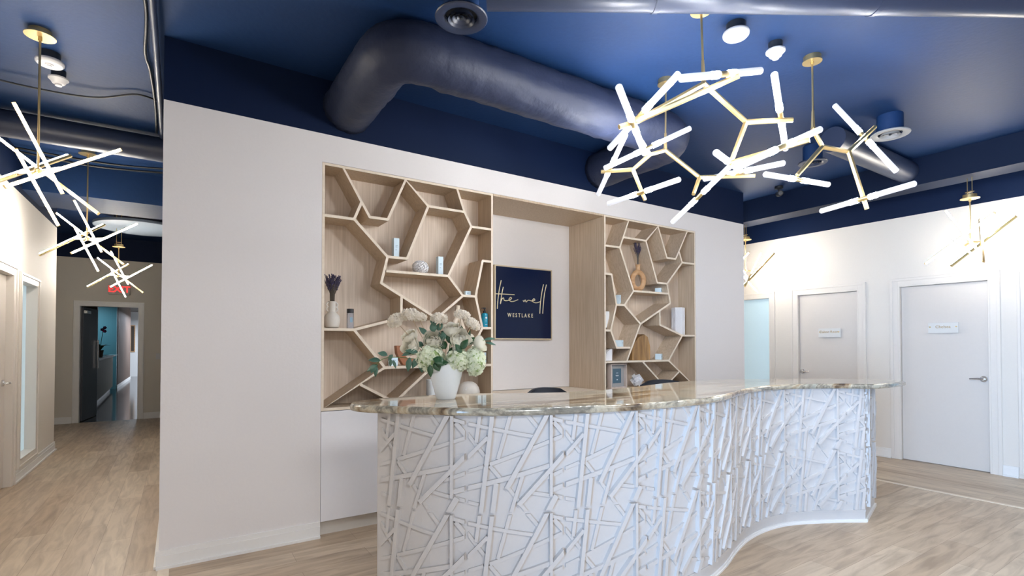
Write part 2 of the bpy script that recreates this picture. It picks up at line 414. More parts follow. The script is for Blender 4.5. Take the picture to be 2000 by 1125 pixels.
def door_right(name, y0, y1, z1, hy, hd):
    e = sempty(name, (XR, (y0+y1)/2, 0)); e.location = (0, 0, 0)
    casing_y('door_frame', XR, -1, y0, y1, 0, z1, e)
    bm = B(); box(bm, XR+0.035, XR+0.08, y0+0.021, y1-0.021, 0.008, z1-0.021); obj('door_leaf', bm, 'door', e, bevel=0.002)
    lever(e, XR+0.035, -1, hy, 1.054, hd)
    return e
door_right('door_1', -2.145, -1.27, 2.19, -2.075, 1)
door_right('door_2', -0.82, 0.0, 2.185, -0.063, -1)
e = sempty('door_3'); casing_y('door_frame', XL, 1, 2.22, 3.14, 0, 2.17, e)
bm = B(); box(bm, XL-0.10, XL-0.05, 2.241, 3.119, 0.008, 2.149); obj('door_leaf', bm, 'door', e, bevel=0.002)
lever(e, XL-0.05, 1, 3.02, 1.06, -1)
def frosted(name, x, sgn, y0, y1, z0, z1):
    e = sempty(name); casing_y('window_frame', x, sgn, y0, y1, z0, z1, e, cw=0.075, sill=True, jd=0.11)
    xa, xb = sorted((x-sgn*0.09, x-sgn*0.10)); bm = B(); box(bm, xa, xb, y0+0.018, y1-0.018, z0+0.018, z1-0.018)
    obj('window_pane', bm, 'frost', e)
frosted('window_1', XL, 1, 3.44, 4.17, 0.2, 2.15)
frosted('window_2', XR, -1, 0.40, 1.25, 0.1, 2.18)
frosted('window_3', XR, -1, -3.42, -2.44, 0.12, 2.18)
e = sempty('door_4')
bm = B()
for d, o_, i_ in ((0.012, 0.075, 0.0), (0.02, 0.072, 0.045)):
    box(bm, DX0-o_, DX0-i_, YK-d, YK, 0, DZ+o_); box(bm, DX1+i_, DX1+o_, YK-d, YK, 0, DZ+o_); box(bm, DX0-i_, DX1+i_, YK-d, YK, DZ+i_, DZ+o_)
box(bm, DX0, DX0+0.02, YK-0.012, YK+0.15, 0, DZ); box(bm, DX1-0.02, DX1, YK-0.012, YK+0.15, 0, DZ); box(bm, DX0+0.02, DX1-0.02, YK-0.012, YK+0.15, DZ-0.02, DZ)
obj('door_frame', bm, 'trim', e, bevel=0.002)
bm = B(); a = Vector((DX0+0.024, YK+0.17, 0)); d = Vector((0.13, 0.90, 0)).normalized(); n_ = Vector((-d.y, d.x, 0))
obox(bm, a+d*0.44+Vector((0, 0, 1.08)), d*0.44, n_*0.022, (0, 0, 1.07)); obj('door_leaf', bm, 'dark_door', e, bevel=0.003)
bm = B(); obox(bm, a+d*0.80+Vector((0, 0, 1.25))-n_*0.05, d*0.012, n_*0.012, (0, 0, 0.28)); obox(bm, a+d*0.80+Vector((0, 0, 1.5))-n_*0.035, d*0.01, n_*0.02, (0, 0, 0.01)); obox(bm, a+d*0.80+Vector((0, 0, 1.0))-n_*0.035, d*0.01, n_*0.02, (0, 0, 0.01))
obj('door_handle', bm, 'chrome', e)
bm = B(); obox(bm, a+d*0.14+Vector((0, 0, 2.06))-n_*0.05, d*0.12, n_*0.025, (0, 0, 0.03)); obj('door_closer', bm, 'chrome', e, bevel=0.004)

# soffits and beam
bm = B(); box(bm, 6.8, 7.11, -9.0, YK, 3.178, HC)
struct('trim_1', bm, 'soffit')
bm = B(); box(bm, XL, 0.0, 3.42, 4.25, 3.115, HC); struct('trim_2', bm, 'navy')
bm = B(); box(bm, -0.004, 0.057, -9.0, 6.2, 0.0, 0.003); struct('trim_3', bm, 'oak_edge')
bm = B(); box(bm, 6.34, 6.385, -9.0, YK, 0.0, 0.004); struct('trim_4', bm, 'oak_edge')

# ------------------------------------------------------------------ lobby beyond the rear doorway
bm = B(); box(bm, -5, 0.6, YK, 24.6, -0.1, 0.0); struct('floor_lobby', bm, 'lobby_floor')
bm = B(); box(bm, -5, 0.6, YK+0.15, 24.6, 2.9, 3.0); struct('ceiling_lobby', bm, 'dark_wood')
bm = B(); box(bm, -5, -1.62, 17.0, 17.15, 0, 2.9); struct('wall_lobby_blue', bm, 'lobby_wall')
bm = B()
box(bm, -1.75, -1.62, 17.15, 22.4, 0, 2.9)
for k in range(26): box(bm, -1.62, -1.60, 17.2+k*0.2, 17.3+k*0.2, 0.12, 2.9)
struct('wall_lobby_ribbed', bm, 'curtain')
bm = B(); box(bm, -1.60, -1.585, 17.0, 22.4, 0, 0.11); struct('baseboard_lobby', bm, 'trim')
bm = B(); box(bm, -5, 0.6, 24.5, 24.65, 0, 2.9); box(bm, 0.5, 0.6, YK+0.15, 24.5, 0, 2.9); struct('wall_lobby_end', bm, 'trim')
bm = B(); box(bm, -5.1, -5, YK, 24.6, 0, 2.9); struct('wall_lobby_left', bm, 'dark_wood')
bm = B(); box(bm, -1.62, -1.33, 9.55, 9.65, 0, 2.9); struct('wall_lobby_pier', bm, 'dark_wood')
t = thing('reception_counter', 'khaki reception counter with black top beyond the rear doorway', 'counter', (-1.6, 11, 0), 0.028)
bm = B(); box(bm, -0.9, 0.10, 0, 5.3, 0.12, 1.07); obj('body', bm, 'khaki', t)
bm = B(); box(bm, -0.9, 0.04, 0.03, 5.25, 0, 0.12); obj('plinth', bm, 'black', t)
bm = B(); box(bm, -0.95, 0.16, -0.05, 5.4, 1.07, 1.12); obj('countertop', bm, 'granite_black', t, bevel=0.004)
t = thing('potted_orchid', 'magenta orchid in a brown pot on the black lobby counter', 'plant', (-1.60, 12.6, 1.12))
bm = B(); lathe(bm, [(0, 0), (0.06, 0), (0.085, 0.18), (0.075, 0.18), (0.07, 0.02), (0, 0.02)]); obj('pot', bm, 'curtain', t, smooth=True)
bm = B()
for k in range(7):
    a = k*0.9; c, s = math.cos(a), math.sin(a)
    tube(bm, [(0, 0, 0.16), (0.10*c, 0.10*s, 0.30), (0.22*c, 0.22*s, 0.30+0.03*(k % 3))], [0.012, 0.035, 0.004], 8, flat=0.2)
obj('leaves', bm, 'leaf_dark', t, smooth=True)
bm = B()
for sx in (-0.12, 0.06): tube(bm, [(0, 0, 0.16), (sx*0.6, 0, 0.45), (sx, 0, 0.66), (sx*1.6, 0, 0.72)], 0.006, 8)
obj('stem', bm, 'stem', t)
bm = B()
for (x, z) in ((-0.20, 0.72), (-0.13, 0.68), (-0.24, 0.76), (0.05, 0.70), (0.10, 0.75), (0.10, 0.66), (-0.09, 0.72)):
    for k in range(5):
        a = k*2*PI/5; bmesh.ops.create_icosphere(bm, subdivisions=1, radius=0.022, matrix=Matrix.Translation((x+0.022*math.cos(a), -0.02, z+0.022*math.sin(a))))
obj('blossoms', bm, 'magenta', t, smooth=True)
t = thing('white_planter', 'small white planter beside the orchid on the lobby counter', 'planter', (-1.80, 12.6, 1.12))
bm = B(); lathe(bm, [(0, 0), (0.05, 0), (0.08, 0.09), (0.07, 0.17), (0.06, 0.17), (0, 0.15)]); obj('pot', bm, 'matte_white', t, smooth=True)
bm = B(); box(bm, -1.64, -1.46, 14.3, 15.4, 1.137, 1.149); o = obj('brochure', bm, 'box_white'); tag(o, 'white brochure lying on the far end of the black lobby counter', 'brochure'); o.location.z -= 0.017
t = thing('wall_picture', 'narrow dark framed picture on the bright corridor end wall', 'picture', (-1.66, 24.5, 1.7))
bm = B(); box(bm, -0.09, 0.09, -0.04, 0, -0.6, 0.6); obj('frame', bm, 'pine', t)
bm = B(); box(bm, -0.055, 0.055, -0.045, -0.038, -0.56, 0.56); obj('print', bm, 'dark_wood', t)

# exit sign
t = thing('exit_sign', 'red lettered EXIT sign above the rear doorway', 'sign', (-0.87, YK, 2.49))
bm = B(); box(bm, -0.165, 0.165, -0.05, 0, -0.095, 0.095); obj('housing', bm, 'exit_face', t, bevel=0.004)
def text(name, s, size, m, parent, loc, rot, extrude=0.001, align='CENTER', font_scale=(1, 1, 1), offset=0.0, space=1.0):
    c = bpy.data.curves.new(name, 'FONT'); c.body = s; c.size = size; c.extrude = extrude; c.align_x = align; c.align_y = 'CENTER'; c.offset = offset
    c.space_character = space
    o = bpy.data.objects.new('tmp', c); COL.objects.link(o)
    dg = bpy.context.evaluated_depsgraph_get(); me = bpy.data.meshes.new_from_object(o.evaluated_get(dg))
    bpy.data.objects.remove(o); me.materials.clear(); me.materials.append(M[m])
    q = bpy.data.objects.new(name, me); COL.objects.link(q); q.parent = parent; q.location = loc; q.rotation_euler = rot; q.scale = font_scale
    return q
text('letters', 'EXIT', 0.165, 'red', t, (0, -0.053, 0), (PI/2, 0, 0), 0.002, offset=0.004)
t = thing('light_switch', 'white light switch plate right of the rear doorway', 'switch', (-0.25, YK, 1.21))
bm = B(); box(bm, -0.036, 0.036, -0.006, 0, -0.058, 0.058); obj('plate', bm, 'white_plastic', t, bevel=0.002)
bm = B(); box(bm, -0.016, 0.016, -0.010, -0.005, -0.032, 0.032); obj('rocker', bm, 'white_plastic', t, bevel=0.001)

# name plates
def plate(y, z, s, label, w_=0.29, h_=0.125, x=XR+0.035):
    t = thing('name_plate', label, 'sign', (x, y, z), -PI/2, 'door name plates')
    bm = B(); box(bm, -w_/2, w_/2, -0.022, -0.017, -h_/2, h_/2); obj('panel', bm, 'acrylic', t, bevel=0.001)
    for sx in (-1, 1):
        bm = B(); tube(bm, [(sx*(w_/2-0.02), 0, 0.012), (sx*(w_/2-0.02), -0.028, 0.012)], 0.008, 12); obj('standoff', bm, 'brass', t, smooth=True)
    text('letters', s, 0.046, 'gold_dark', t, (0, -0.0235, 0.012), (PI/2, 0, 0), 0.0008)
plate(-1.715, 1.645, 'Chelsea', 'clear name plate reading Chelsea on the nearer right hand door')
plate(-0.44, 1.61, 'Dalton Room', 'clear name plate with gold letters on the farther right hand door')

# ------------------------------------------------------------------ shelving
T = 0.021
def bookcase(name, label, x0, x1, nodes, segs):
    t = thing(name, label, 'bookcase', (x0, 0, 0.944))
    z0, z1 = 0.0, NZ-0.944
    wd = x1-x0; D = 0.59
    for nm, b4 in (('side_panel', (0.002, T, 0.003, D, z0, z1-0.002)), ('side_panel', (wd-T, wd-0.002, 0.003, D, z0, z1-0.002)),
                   ('top_panel', (T, wd-T, 0.003, D, z1-T, z1-0.002)), ('bottom_panel', (T, wd-T, 0.003, D, z0, z0+T))):
        bm = B(); box(bm, *b4)
        bm.faces.ensure_lookup_table()
        for f in bm.faces:
            f.material_index = 1 if f.calc_center_median().y < 0.004 else 0
        obj(nm, bm, ('oak', 'oak_edge'), t)
    bm = B(); box(bm, T, wd-T, 0.25, 0.265, T, z1-T); obj('back_panel', bm, 'oak_back', t)
    for a, b_ in segs:
        p = Vector((nodes[a][0]-x0, nodes[a][1]-0.944)); q = Vector((nodes[b_][0]-x0, nodes[b_][1]-0.944))
        if abs(p.y-q.y) < 0.03 and abs(p.x-q.x) > 0.06: p.y = q.y = (p.y+q.y)/2
        d = (q-p).normalized(); n_ = Vector((-d.y, d.x))*T/2; p2 = p-d*0.004; q2 = q+d*0.004
        pr = [(p2+n_), (p2-n_), (q2-n_), (q2+n_)]
        pr = [(min(max(v.x, T*0.9), wd-T*0.9), min(max(v.y, T*0.9), z1-T*0.9)) for v in pr]
        bm = B(); prism_xz(bm, pr, 0.003+random.uniform(0, 0.0006), 0.25)
        bm.normal_update()
        for f in bm.faces:
            f.material_index = 1 if f.calc_center_median().y < 0.01 else 0
        obj('shelf', bm, ('oak', 'oak_edge'), t)
    return t
LN = {'A': (1.159, 2.828), 'B': (1.665, 2.828), 'C': (2.144, 2.828), 'n1': (1.366, 2.464), 'n2': (1.515, 2.466), 'n3': (1.242, 2.432), 'm1': (1.298, 2.57), 'l3': (1.01, 2.432), 'n4': (1.513, 2.16), 'n5': (1.681, 2.162), 'n6': (1.869, 2.627), 'n7': (2.216, 2.627), 'n8': (2.285, 2.504), 'r8': (2.5, 2.504), 'n9': (2.059, 2.044), 'n10': (1.506, 2.044), 'n11': (1.461, 1.944), 'n12': (2.202, 1.879), 'n13': (2.33, 1.879), 'n14': (2.402, 2.207), 'r14': (2.5, 2.207), 'n15': (2.401, 1.596), 'r15': (2.5, 1.596), 'n16': (1.949, 1.672), 'm2': (1.633, 1.834), 'n17': (1.633, 1.668), 'n18': (1.246, 1.563), 'l18': (1.01, 1.563), 'n19': (1.494, 1.262), 'r19': (2.5, 1.258), 'n21': (1.301, 1.13), 'n22': (1.578, 0.977), 'n23': (1.578, 0.965), 'q1': (1.919, 1.263), 'bl': (1.016, 0.954), 'n24': (2.20, 1.262), 'wb': (2.0, 0.955)}
LS = [('A', 'n1'), ('n1', 'n2'), ('n2', 'B'), ('m1', 'n3'), ('n3', 'l3'), ('n3', 'n4'), ('n4', 'n5'), ('n5', 'n6'), ('n6', 'B'), ('n6', 'n7'), ('C', 'n7'), ('n7', 'n8'), ('n8', 'r8'), ('n8', 'n9'), ('n9', 'n10'), ('n4', 'n11'), ('n9', 'n12'), ('n12', 'n13'), ('n13', 'n14'), ('n14', 'r14'), ('n13', 'n15'), ('n15', 'r15'), ('n11', 'n16'), ('n12', 'n16'), ('m2', 'n17'), ('n17', 'n18'), ('n18', 'l18'), ('n18', 'n19'), ('n19', 'r19'), ('n19', 'bl'), ('n21', 'n22'), ('q1', 'n22'), ('n15', 'n24')]
bookcase('oak_bookcase', 'left light oak bookcase with irregular angled shelves behind the flowers', 0.998, 2.512, LN, LS)
RN = {'tA': (4.262, 2.828), 'tB': (4.741, 2.828), 'tC': (5.259, 2.828), 'r1': (4.126, 2.507), 'l1': (3.9, 2.507), 'r2': (4.181, 2.626), 'r3': (4.538, 2.626), 'r4': (4.337, 2.043), 'r5': (4.726, 2.16), 'r6': (4.891, 2.16), 'r7': (5.164, 2.433), 'e7': (5.40, 2.433), 'r8': (5.113, 2.554), 'r9': (5.046, 2.464), 'r10': (4.893, 2.464), 'r11': (4.903, 2.043), 'r13': (4.947, 1.932), 'r14': (4.444, 1.678), 'r15': (4.194, 1.878), 'r16': (4.073, 1.878), 'r17': (4.004, 2.204), 'l17': (3.9, 2.204), 'r18': (3.989, 1.597), 'l18': (3.9, 1.597), 'r19': (4.076, 1.412), 'r20': (4.279, 1.412), 'r21': (4.227, 1.262), 'l22': (3.9, 1.258), 'r22': (4.913, 1.258), 'r23': (5.16, 1.553), 'e23': (5.40, 1.553), 'r24': (4.765, 1.675), 'r24b': (4.766, 1.832), 'r25': (5.34, 0.96), 'r26': (4.479, 1.251), 'r26b': (4.83, 0.965), 'r27': (5.093, 1.118), 'r27b': (4.87, 0.965)}
RS = [('tA', 'r1'), ('r1', 'l1'), ('r2', 'r3'), ('r1', 'r4'), ('r3', 'tB'), ('r3', 'r5'), ('r5', 'r6'), ('r6', 'r7'), ('r7', 'e7'), ('r7', 'r8'), ('tC', 'r9'), ('r9', 'r10'), ('r10', 'tB'), ('r6', 'r13'), ('r4', 'r11'), ('r13', 'r14'), ('r14', 'r15'), ('r15', 'r4'), ('r15', 'r16'), ('r16', 'r17'), ('r17', 'l17'), ('r16', 'r18'), ('r18', 'l18'), ('r18', 'r19'), ('r19', 'r20'), ('r14', 'r21'), ('l22', 'r22'), ('r22', 'r23'), ('r23', 'e23'), ('r23', 'r24'), ('r24', 'r24b'), ('r22', 'r25'), ('r26', 'r26b'), ('r27', 'r27b')]
bookcase('oak_bookcase', 'right light oak bookcase with irregular angled shelves beyond the navy sign', 3.894, 5.411, RN, RS)
# niche between the bookcases
bm = B(); box(bm, 2.512, 3.894, 0.59, 0.62, 0.963, NZ); struct('wall_niche', bm, 'wall')
bm = B(); box(bm, 2.514, 3.892, 0.003, 0.588, NZ-0.02, NZ-0.001); struct('trim_5', bm, 'oak')
bm = B(); box(bm, 2.514, 3.892, 0.003, 0.588, 0.92, 0.958); o = obj('oak_worktop', bm, 'oak_edge', bevel=0.002); tag(o, 'light oak worktop in the niche below the navy sign', 'worktop')
for i, (a, b_, lb) in enumerate(((0.999, 2.511, 'white base cabinet under the left oak bookcase'), (2.515, 3.891, 'white base cabinet under the niche worktop'), (3.895, 5.41, 'white base cabinet under the right oak bookcase'))):
    t = thing('base_cabinet', lb, 'cabinet', (a, 0, 0), 0, 'base cabinets in the shelving wall')
    top = 0.943 if i != 1 else 0.918
    bm = B(); box(bm, 0, b_-a, 0.024, 0.588, 0.11, top); obj('body', bm, 'cabinet', t)
    n_ = 1 if i == 0 else 2
    for k in range(n_):
        wdt = (b_-a)/n_
        bm = B(); box(bm, k*wdt+0.002, (k+1)*wdt-0.002, 0.002, 0.023, 0.112, top-0.004); obj('door', bm, 'cabinet', t, bevel=0.001)
    bm = B(); box(bm, 0, b_-a, 0.05, 0.07, 0, 0.11); obj('toe_kick', bm, 'ceramic', t)

# ------------------------------------------------------------------ navy sign
t = thing('wall_sign', 'square navy sign with cream script in a pale gold frame inside the niche', 'sign', (3.24, 0.59, 1.893))
bm = B(); box(bm, -0.365, 0.365, -0.028, -0.001, -0.38, 0.38); obj('panel', bm, 'sign_navy', t)
bm = B()
for q in ((-0.378, 0.378, 0.38, 0.393), (-0.378, 0.378, -0.393, -0.38), (-0.378, -0.365, -0.38, 0.38), (0.365, 0.378, -0.38, 0.38)): box(bm, q[0], q[1], -0.036, -0.001, q[2], q[3])
obj('frame', bm, 'frame_gold', t)
def smooth_path(pts, n=8):
    out = []; P = [Vector(p) for p in pts]
    for i in range(len(P)-1):
        p0 = P[max(i-1, 0)]; p1 = P[i]; p2 = P[i+1]; p3 = P[min(i+2, len(P)-1)]
        for k in range(n):
            s = k/n
            out.append(0.5*((2*p1)+(p2-p0)*s+(2*p0-5*p1+4*p2-p3)*s*s+(3*p1-p0-3*p2+p3)*s**3))
    out.append(P[-1]); return out
bm = B()
for pts in ([(2.945, 2.124), (2.924, 2.036), (2.906, 1.927), (2.898, 1.823)], [(2.876, 1.979), (2.983, 1.981), (3.113, 1.982)],
            [(2.972, 2.057), (2.954, 1.984), (2.936, 1.878), (2.951, 1.922), (2.974, 1.940), (2.986, 1.914), (3.034, 1.916), (3.077, 1.938), (3.062, 1.950), (3.043, 1.925), (3.071, 1.907), (3.113, 1.913), (3.16, 1.931)],
            [(3.225, 1.927), (3.236, 1.912), (3.254, 1.932), (3.265, 1.910), (3.294, 1.930), (3.343, 1.925), (3.383, 1.936), (3.368, 1.950), (3.348, 1.924), (3.383, 1.908), (3.422, 1.911), (3.462, 1.925)],
            [(3.501, 2.117), (3.475, 2.011), (3.457, 1.888), (3.45, 1.789)], [(3.542, 2.117), (3.515, 2.013), (3.498, 1.89), (3.49, 1.79)]):
    tube(bm, [(p.x-3.24, -0.030, p.y-1.893) for p in smooth_path([(a, b_) for a, b_ in pts])], 0.0048, 8)
obj('script_letters', bm, 'gold_text', t, smooth=True)
text('small_letters', 'WESTLAKE', 0.060, 'gold_text', t, (-0.048, -0.029, -0.133), (PI/2, 0, 0), 0.001, font_scale=(0.78, 1, 1), offset=0.001, space=1.62)

# ------------------------------------------------------------------ reception desk
raw = [(1.0, -1.321), (1.185, -1.59), (1.434, -1.80), (1.74, -1.93), (2.09, -2.02), (2.43, -2.06), (2.76, -2.05), (3.08, -1.97), (3.36, -1.865), (3.63, -1.785), (3.90, -1.75), (4.14, -1.765), (4.33, -1.825), (4.58, -1.945), (4.805, -2.081)]
dense = smooth_path(raw, 30)
cum = [0.0]
for i in range(1, len(dense)): cum.append(cum[-1]+(dense[i]-dense[i-1]).length)
LEN = cum[-1]
def at_s(s, P=dense, Cm=cum):
    s = max(0.0, min(Cm[-1], s))
    lo, hi = 0, len(Cm)-1
    while hi-lo > 1:
        m_ = (lo+hi)//2
        if Cm[m_] <= s: lo = m_
        else: hi = m_
    f = (s-Cm[lo])/(Cm[hi]-Cm[lo]); p = P[lo].lerp(P[hi], f)
    i0, i1 = max(lo-8, 0), min(hi+8, len(P)-1); tg = (P[i1]-P[i0]).normalized()
    return p, Vector((tg.y, -tg.x))
def front(s, d, z):
    p, n_ = at_s(s); q = p+n_*d; return (q.x, q.y, z)
E0 = Vector((4.805, -2.081)); E1 = Vector((5.35, -1.93)); ET = (E1-E0).normalized(); EN = Vector((ET.y, -ET.x)); ELEN = (E1-E0).length
def endf(s, d, z):
    q = E0+ET*s+EN*d; return (q.x, q.y, z)
def clip(poly, ax, val, keep_less):
    out = []
    for i in range(len(poly)):
        a, b_ = poly[i], poly[(i+1) % len(poly)]
        ia = (a[ax] <= val) == keep_less; ib = (b_[ax] <= val) == keep_less
        if ia: out.append(a)
        if ia != ib:
            f = (val-a[ax])/(b_[ax]-a[ax]); out.append((a[0]+(b_[0]-a[0])*f, a[1]+(b_[1]-a[1])*f))
    return out
# strips of one 0.5 m tile: x0,z0,x1,z1 (0..1, z down), width, relief height in mm
ST = [(183, 40, 145, 325, 36, 15), (306, 40, 192, 1060, 42, 24), (490, 40, 362, 495, 36, 12), (345, 735, 308, 1060, 46, 20), (40, 130, 725, 272, 34, 14),
      (655, 40, 790, 205, 36, 9), (880, 20, 447, 790, 46, 24), (905, 40, 905, 890, 30, 26), (915, 95, 1070, 135, 36, 18), (940, 130, 1075, 285, 46, 12),
      (1070, 268, 280, 545, 38, 13), (282, 560, 385, 685, 36, 11), (40, 790, 905, 575, 46, 17), (1075, 430, 565, 955, 44, 28), (60, 475, 262, 268, 38, 22),
      (50, 230, 232, 465, 34, 9), (40, 628, 222, 568, 34, 10), (820, 720, 1070, 625, 36, 14), (905, 835, 1070, 780, 46, 18), (700, 845, 1070, 925, 36, 12),
      (40, 925, 170, 955, 34, 9), (612, 660, 485, 1060, 36, 15), (960, 885, 860, 1060, 56, 24), (470, 790, 670, 1060, 34, 8)]
def tile(bm, fn, s0, z_top, smin, smax, size=0.492):
    cols = []
    for (x0, y0, x1, y1, w_, h_) in ST:
        a = Vector(((x0-62)/988, (y0-52)/993)); b_ = Vector(((x1-62)/988, (y1-52)/993)); d = (b_-a).normalized(); n_ = Vector((-d.y, d.x))*(w_/988/2)
        poly = [tuple(a+n_), tuple(a-n_), tuple(b_-n_), tuple(b_+n_)]
        for ax, v, kl in ((0, 0.004, False), (0, 0.985, True), (1, 0.004, False), (1, 0.985, True)):
            poly = clip(poly, ax, v, kl)
            if len(poly) < 3: break
        if len(poly) < 3: continue
        for k in range(14):
            q = clip(poly, 0, k/14, False)
            if len(q) >= 3: q = clip(q, 0, (k+1)/14, True)
            if len(q) < 3: continue
            q = [(s0+u*size, z_top-v*size) for u, v in q]
            q = clip(q, 0, smin, False)
            if len(q) >= 3: q = clip(q, 0, smax, True)
            if len(q) < 3: continue
            # drop duplicate points
            qq = []
            for p in q:
                if not qq or (abs(p[0]-qq[-1][0])+abs(p[1]-qq[-1][1])) > 1e-5: qq.append(p)
            if len(qq) < 3: continue
            lo = [bm.verts.new(fn(s, -0.002, z)) for s, z in qq]; hi = [bm.verts.new(fn(s, h_*1.05/1000, z)) for s, z in qq]
            try:
                bm.faces.new(hi)
                for i in range(len(qq)):
                    j = (i+1) % len(qq)
                    # skip internal cuts
                    if abs(qq[i][0]-qq[j][0]) < 1e-6 and min(abs((qq[i][0]-s0)/size*14-r_) for r_ in range(1, 14)) < 1e-4: continue
                    bm.faces.new((lo[i], lo[j], hi[j], hi[i]))
            except ValueError: pass
desk = thing('reception_desk', 'curved white reception desk faced with crisscross relief strips', 'desk')
def ribbon(bm, fn, s0, s1, n, d0, d1, z0, z1):
    ring = []
    for i in range(n+1):
        s = s0+(s1-s0)*i/n
        ring.append([bm.verts.new(fn(s, d, z)) for d, z in ((d0, z0), (d1, z0), (d1, z1), (d0, z1))])
    for a, b_ in zip(ring, ring[1:]):
        for k in range(4): bm.faces.new((a[k], b_[k], b_[(k+1) % 4], a[(k+1) % 4]))
    bm.faces.new(ring[0]); bm.faces.new(ring[-1][::-1])
SEAM = 0.527
bm = B(); ribbon(bm, front, 0, LEN, 90, -0.06, 0.0, 0.0, 1.09)
ribbon(bm, front, 0, LEN, 90, 0.0, 0.006, 0.088, 0.1)
for k in range(-1, 11):
    for z in (1.09, 0.592): tile(bm, front, SEAM+k*0.5, z, 0.0, LEN-0.004)
obj('front_panel', bm, 'panel', desk)
bm = B(); ribbon(bm, endf, 0.0, ELEN, 2, -0.06, 0.0, 0.0, 1.09)
for k in range(0, 2):
    for z in (1.09, 0.592): tile(bm, endf, 0.02+k*0.5, z, 0.01, ELEN-0.005)
obj('end_panel', bm, 'panel', desk)
bm = B(); ribbon(bm, front, 0, LEN, 90, 0.0, 0.014, 0.0, 0.012); ribbon(bm, front, 0, LEN, 90, 0.0, 0.009, 0.0, 0.026); ribbon(bm, endf, 0, ELEN, 2, 0.0, 0.014, 0.0, 0.026)
obj('base_trim', bm, 'trim', desk)
bm = B(); a = Vector((1.0, -1.321)); b_ = Vector((1.36, -0.98)); dd = (b_-a); n_ = Vector((dd.y, -dd.x)).normalized()*0.03
prism(bm, [tuple(a+n_*0.2), tuple(b_+n_), tuple(b_-n_), tuple(a+dd*0.1-n_)], 0, 1.09); obj('side_panel', bm, 'panel', desk)
bm = B()
inner = [Vector(front(LEN*i/40, -0.062, 0)[:2]) for i in range(3, 38)]
outer = [p+Vector((0.08, 0.52)) for p in inner]
ring = []
for p, q in zip(inner, outer): ring.append([bm.verts.new((*p, 0.71)), bm.verts.new((*q, 0.71)), bm.verts.new((*q, 0.74)), bm.verts.new((*p, 0.74))])
for a, b_ in zip(ring, ring[1:]):
    for k in range(4): bm.faces.new((a[k], b_[k], b_[(k+1) % 4], a[(k+1) % 4]))
bm.faces.new(ring[0]); bm.faces.new(ring[-1][::-1]); obj('staff_worktop', bm, 'oak', desk)
for s in (0.25, 0.5, 0.75):
    p, n_ = at_s(LEN*s); bm = B(); c = p-n_*0.30; obox(bm, (c.x, c.y, 0.355), Vector((n_.x, n_.y, 0))*0.22, Vector((-n_.y, n_.x, 0))*0.012, (0, 0, 0.355)); obj('support_panel', bm, 'panel', desk)

slab = [(0.872, -1.24), (0.885, -1.31), (0.93, -1.385), (1.014, -1.475), (1.20, -1.665)]
for i in range(4, 40):
    p = front(LEN*i/41, 0.045, 0); 
    if p[0] > 1.25: slab.append((p[0], p[1]))
slab += [(4.74, -2.165), (4.82, -2.195), (5.05, -2.195), (5.33, -2.185), (5.39, -2.15), (5.43, -2.02), (5.40, -1.88), (5.20, -1.68), (4.92, -1.46), (4.55, -1.27), (4.2, -1.15), (3.85, -1.12), (3.5, -1.15), (3.06, -1.27), (2.6, -1.355), (2.243, -1.345), (1.95, -1.22), (1.75, -1.10), (1.55, -1.05), (1.35, -1.03), (1.15, -1.045), (0.98, -1.085), (0.90, -1.15)]
bm = B(); prism(bm, slab, 1.0905, 1.130)
o = obj('stone_countertop', bm, 'stone', smooth=True, bevel=0.016, segs=4); tag(o, 'polished brown and grey veined stone countertop on the curved desk', 'countertop')
o.modifiers['bevel'].angle_limit = math.radians(60)

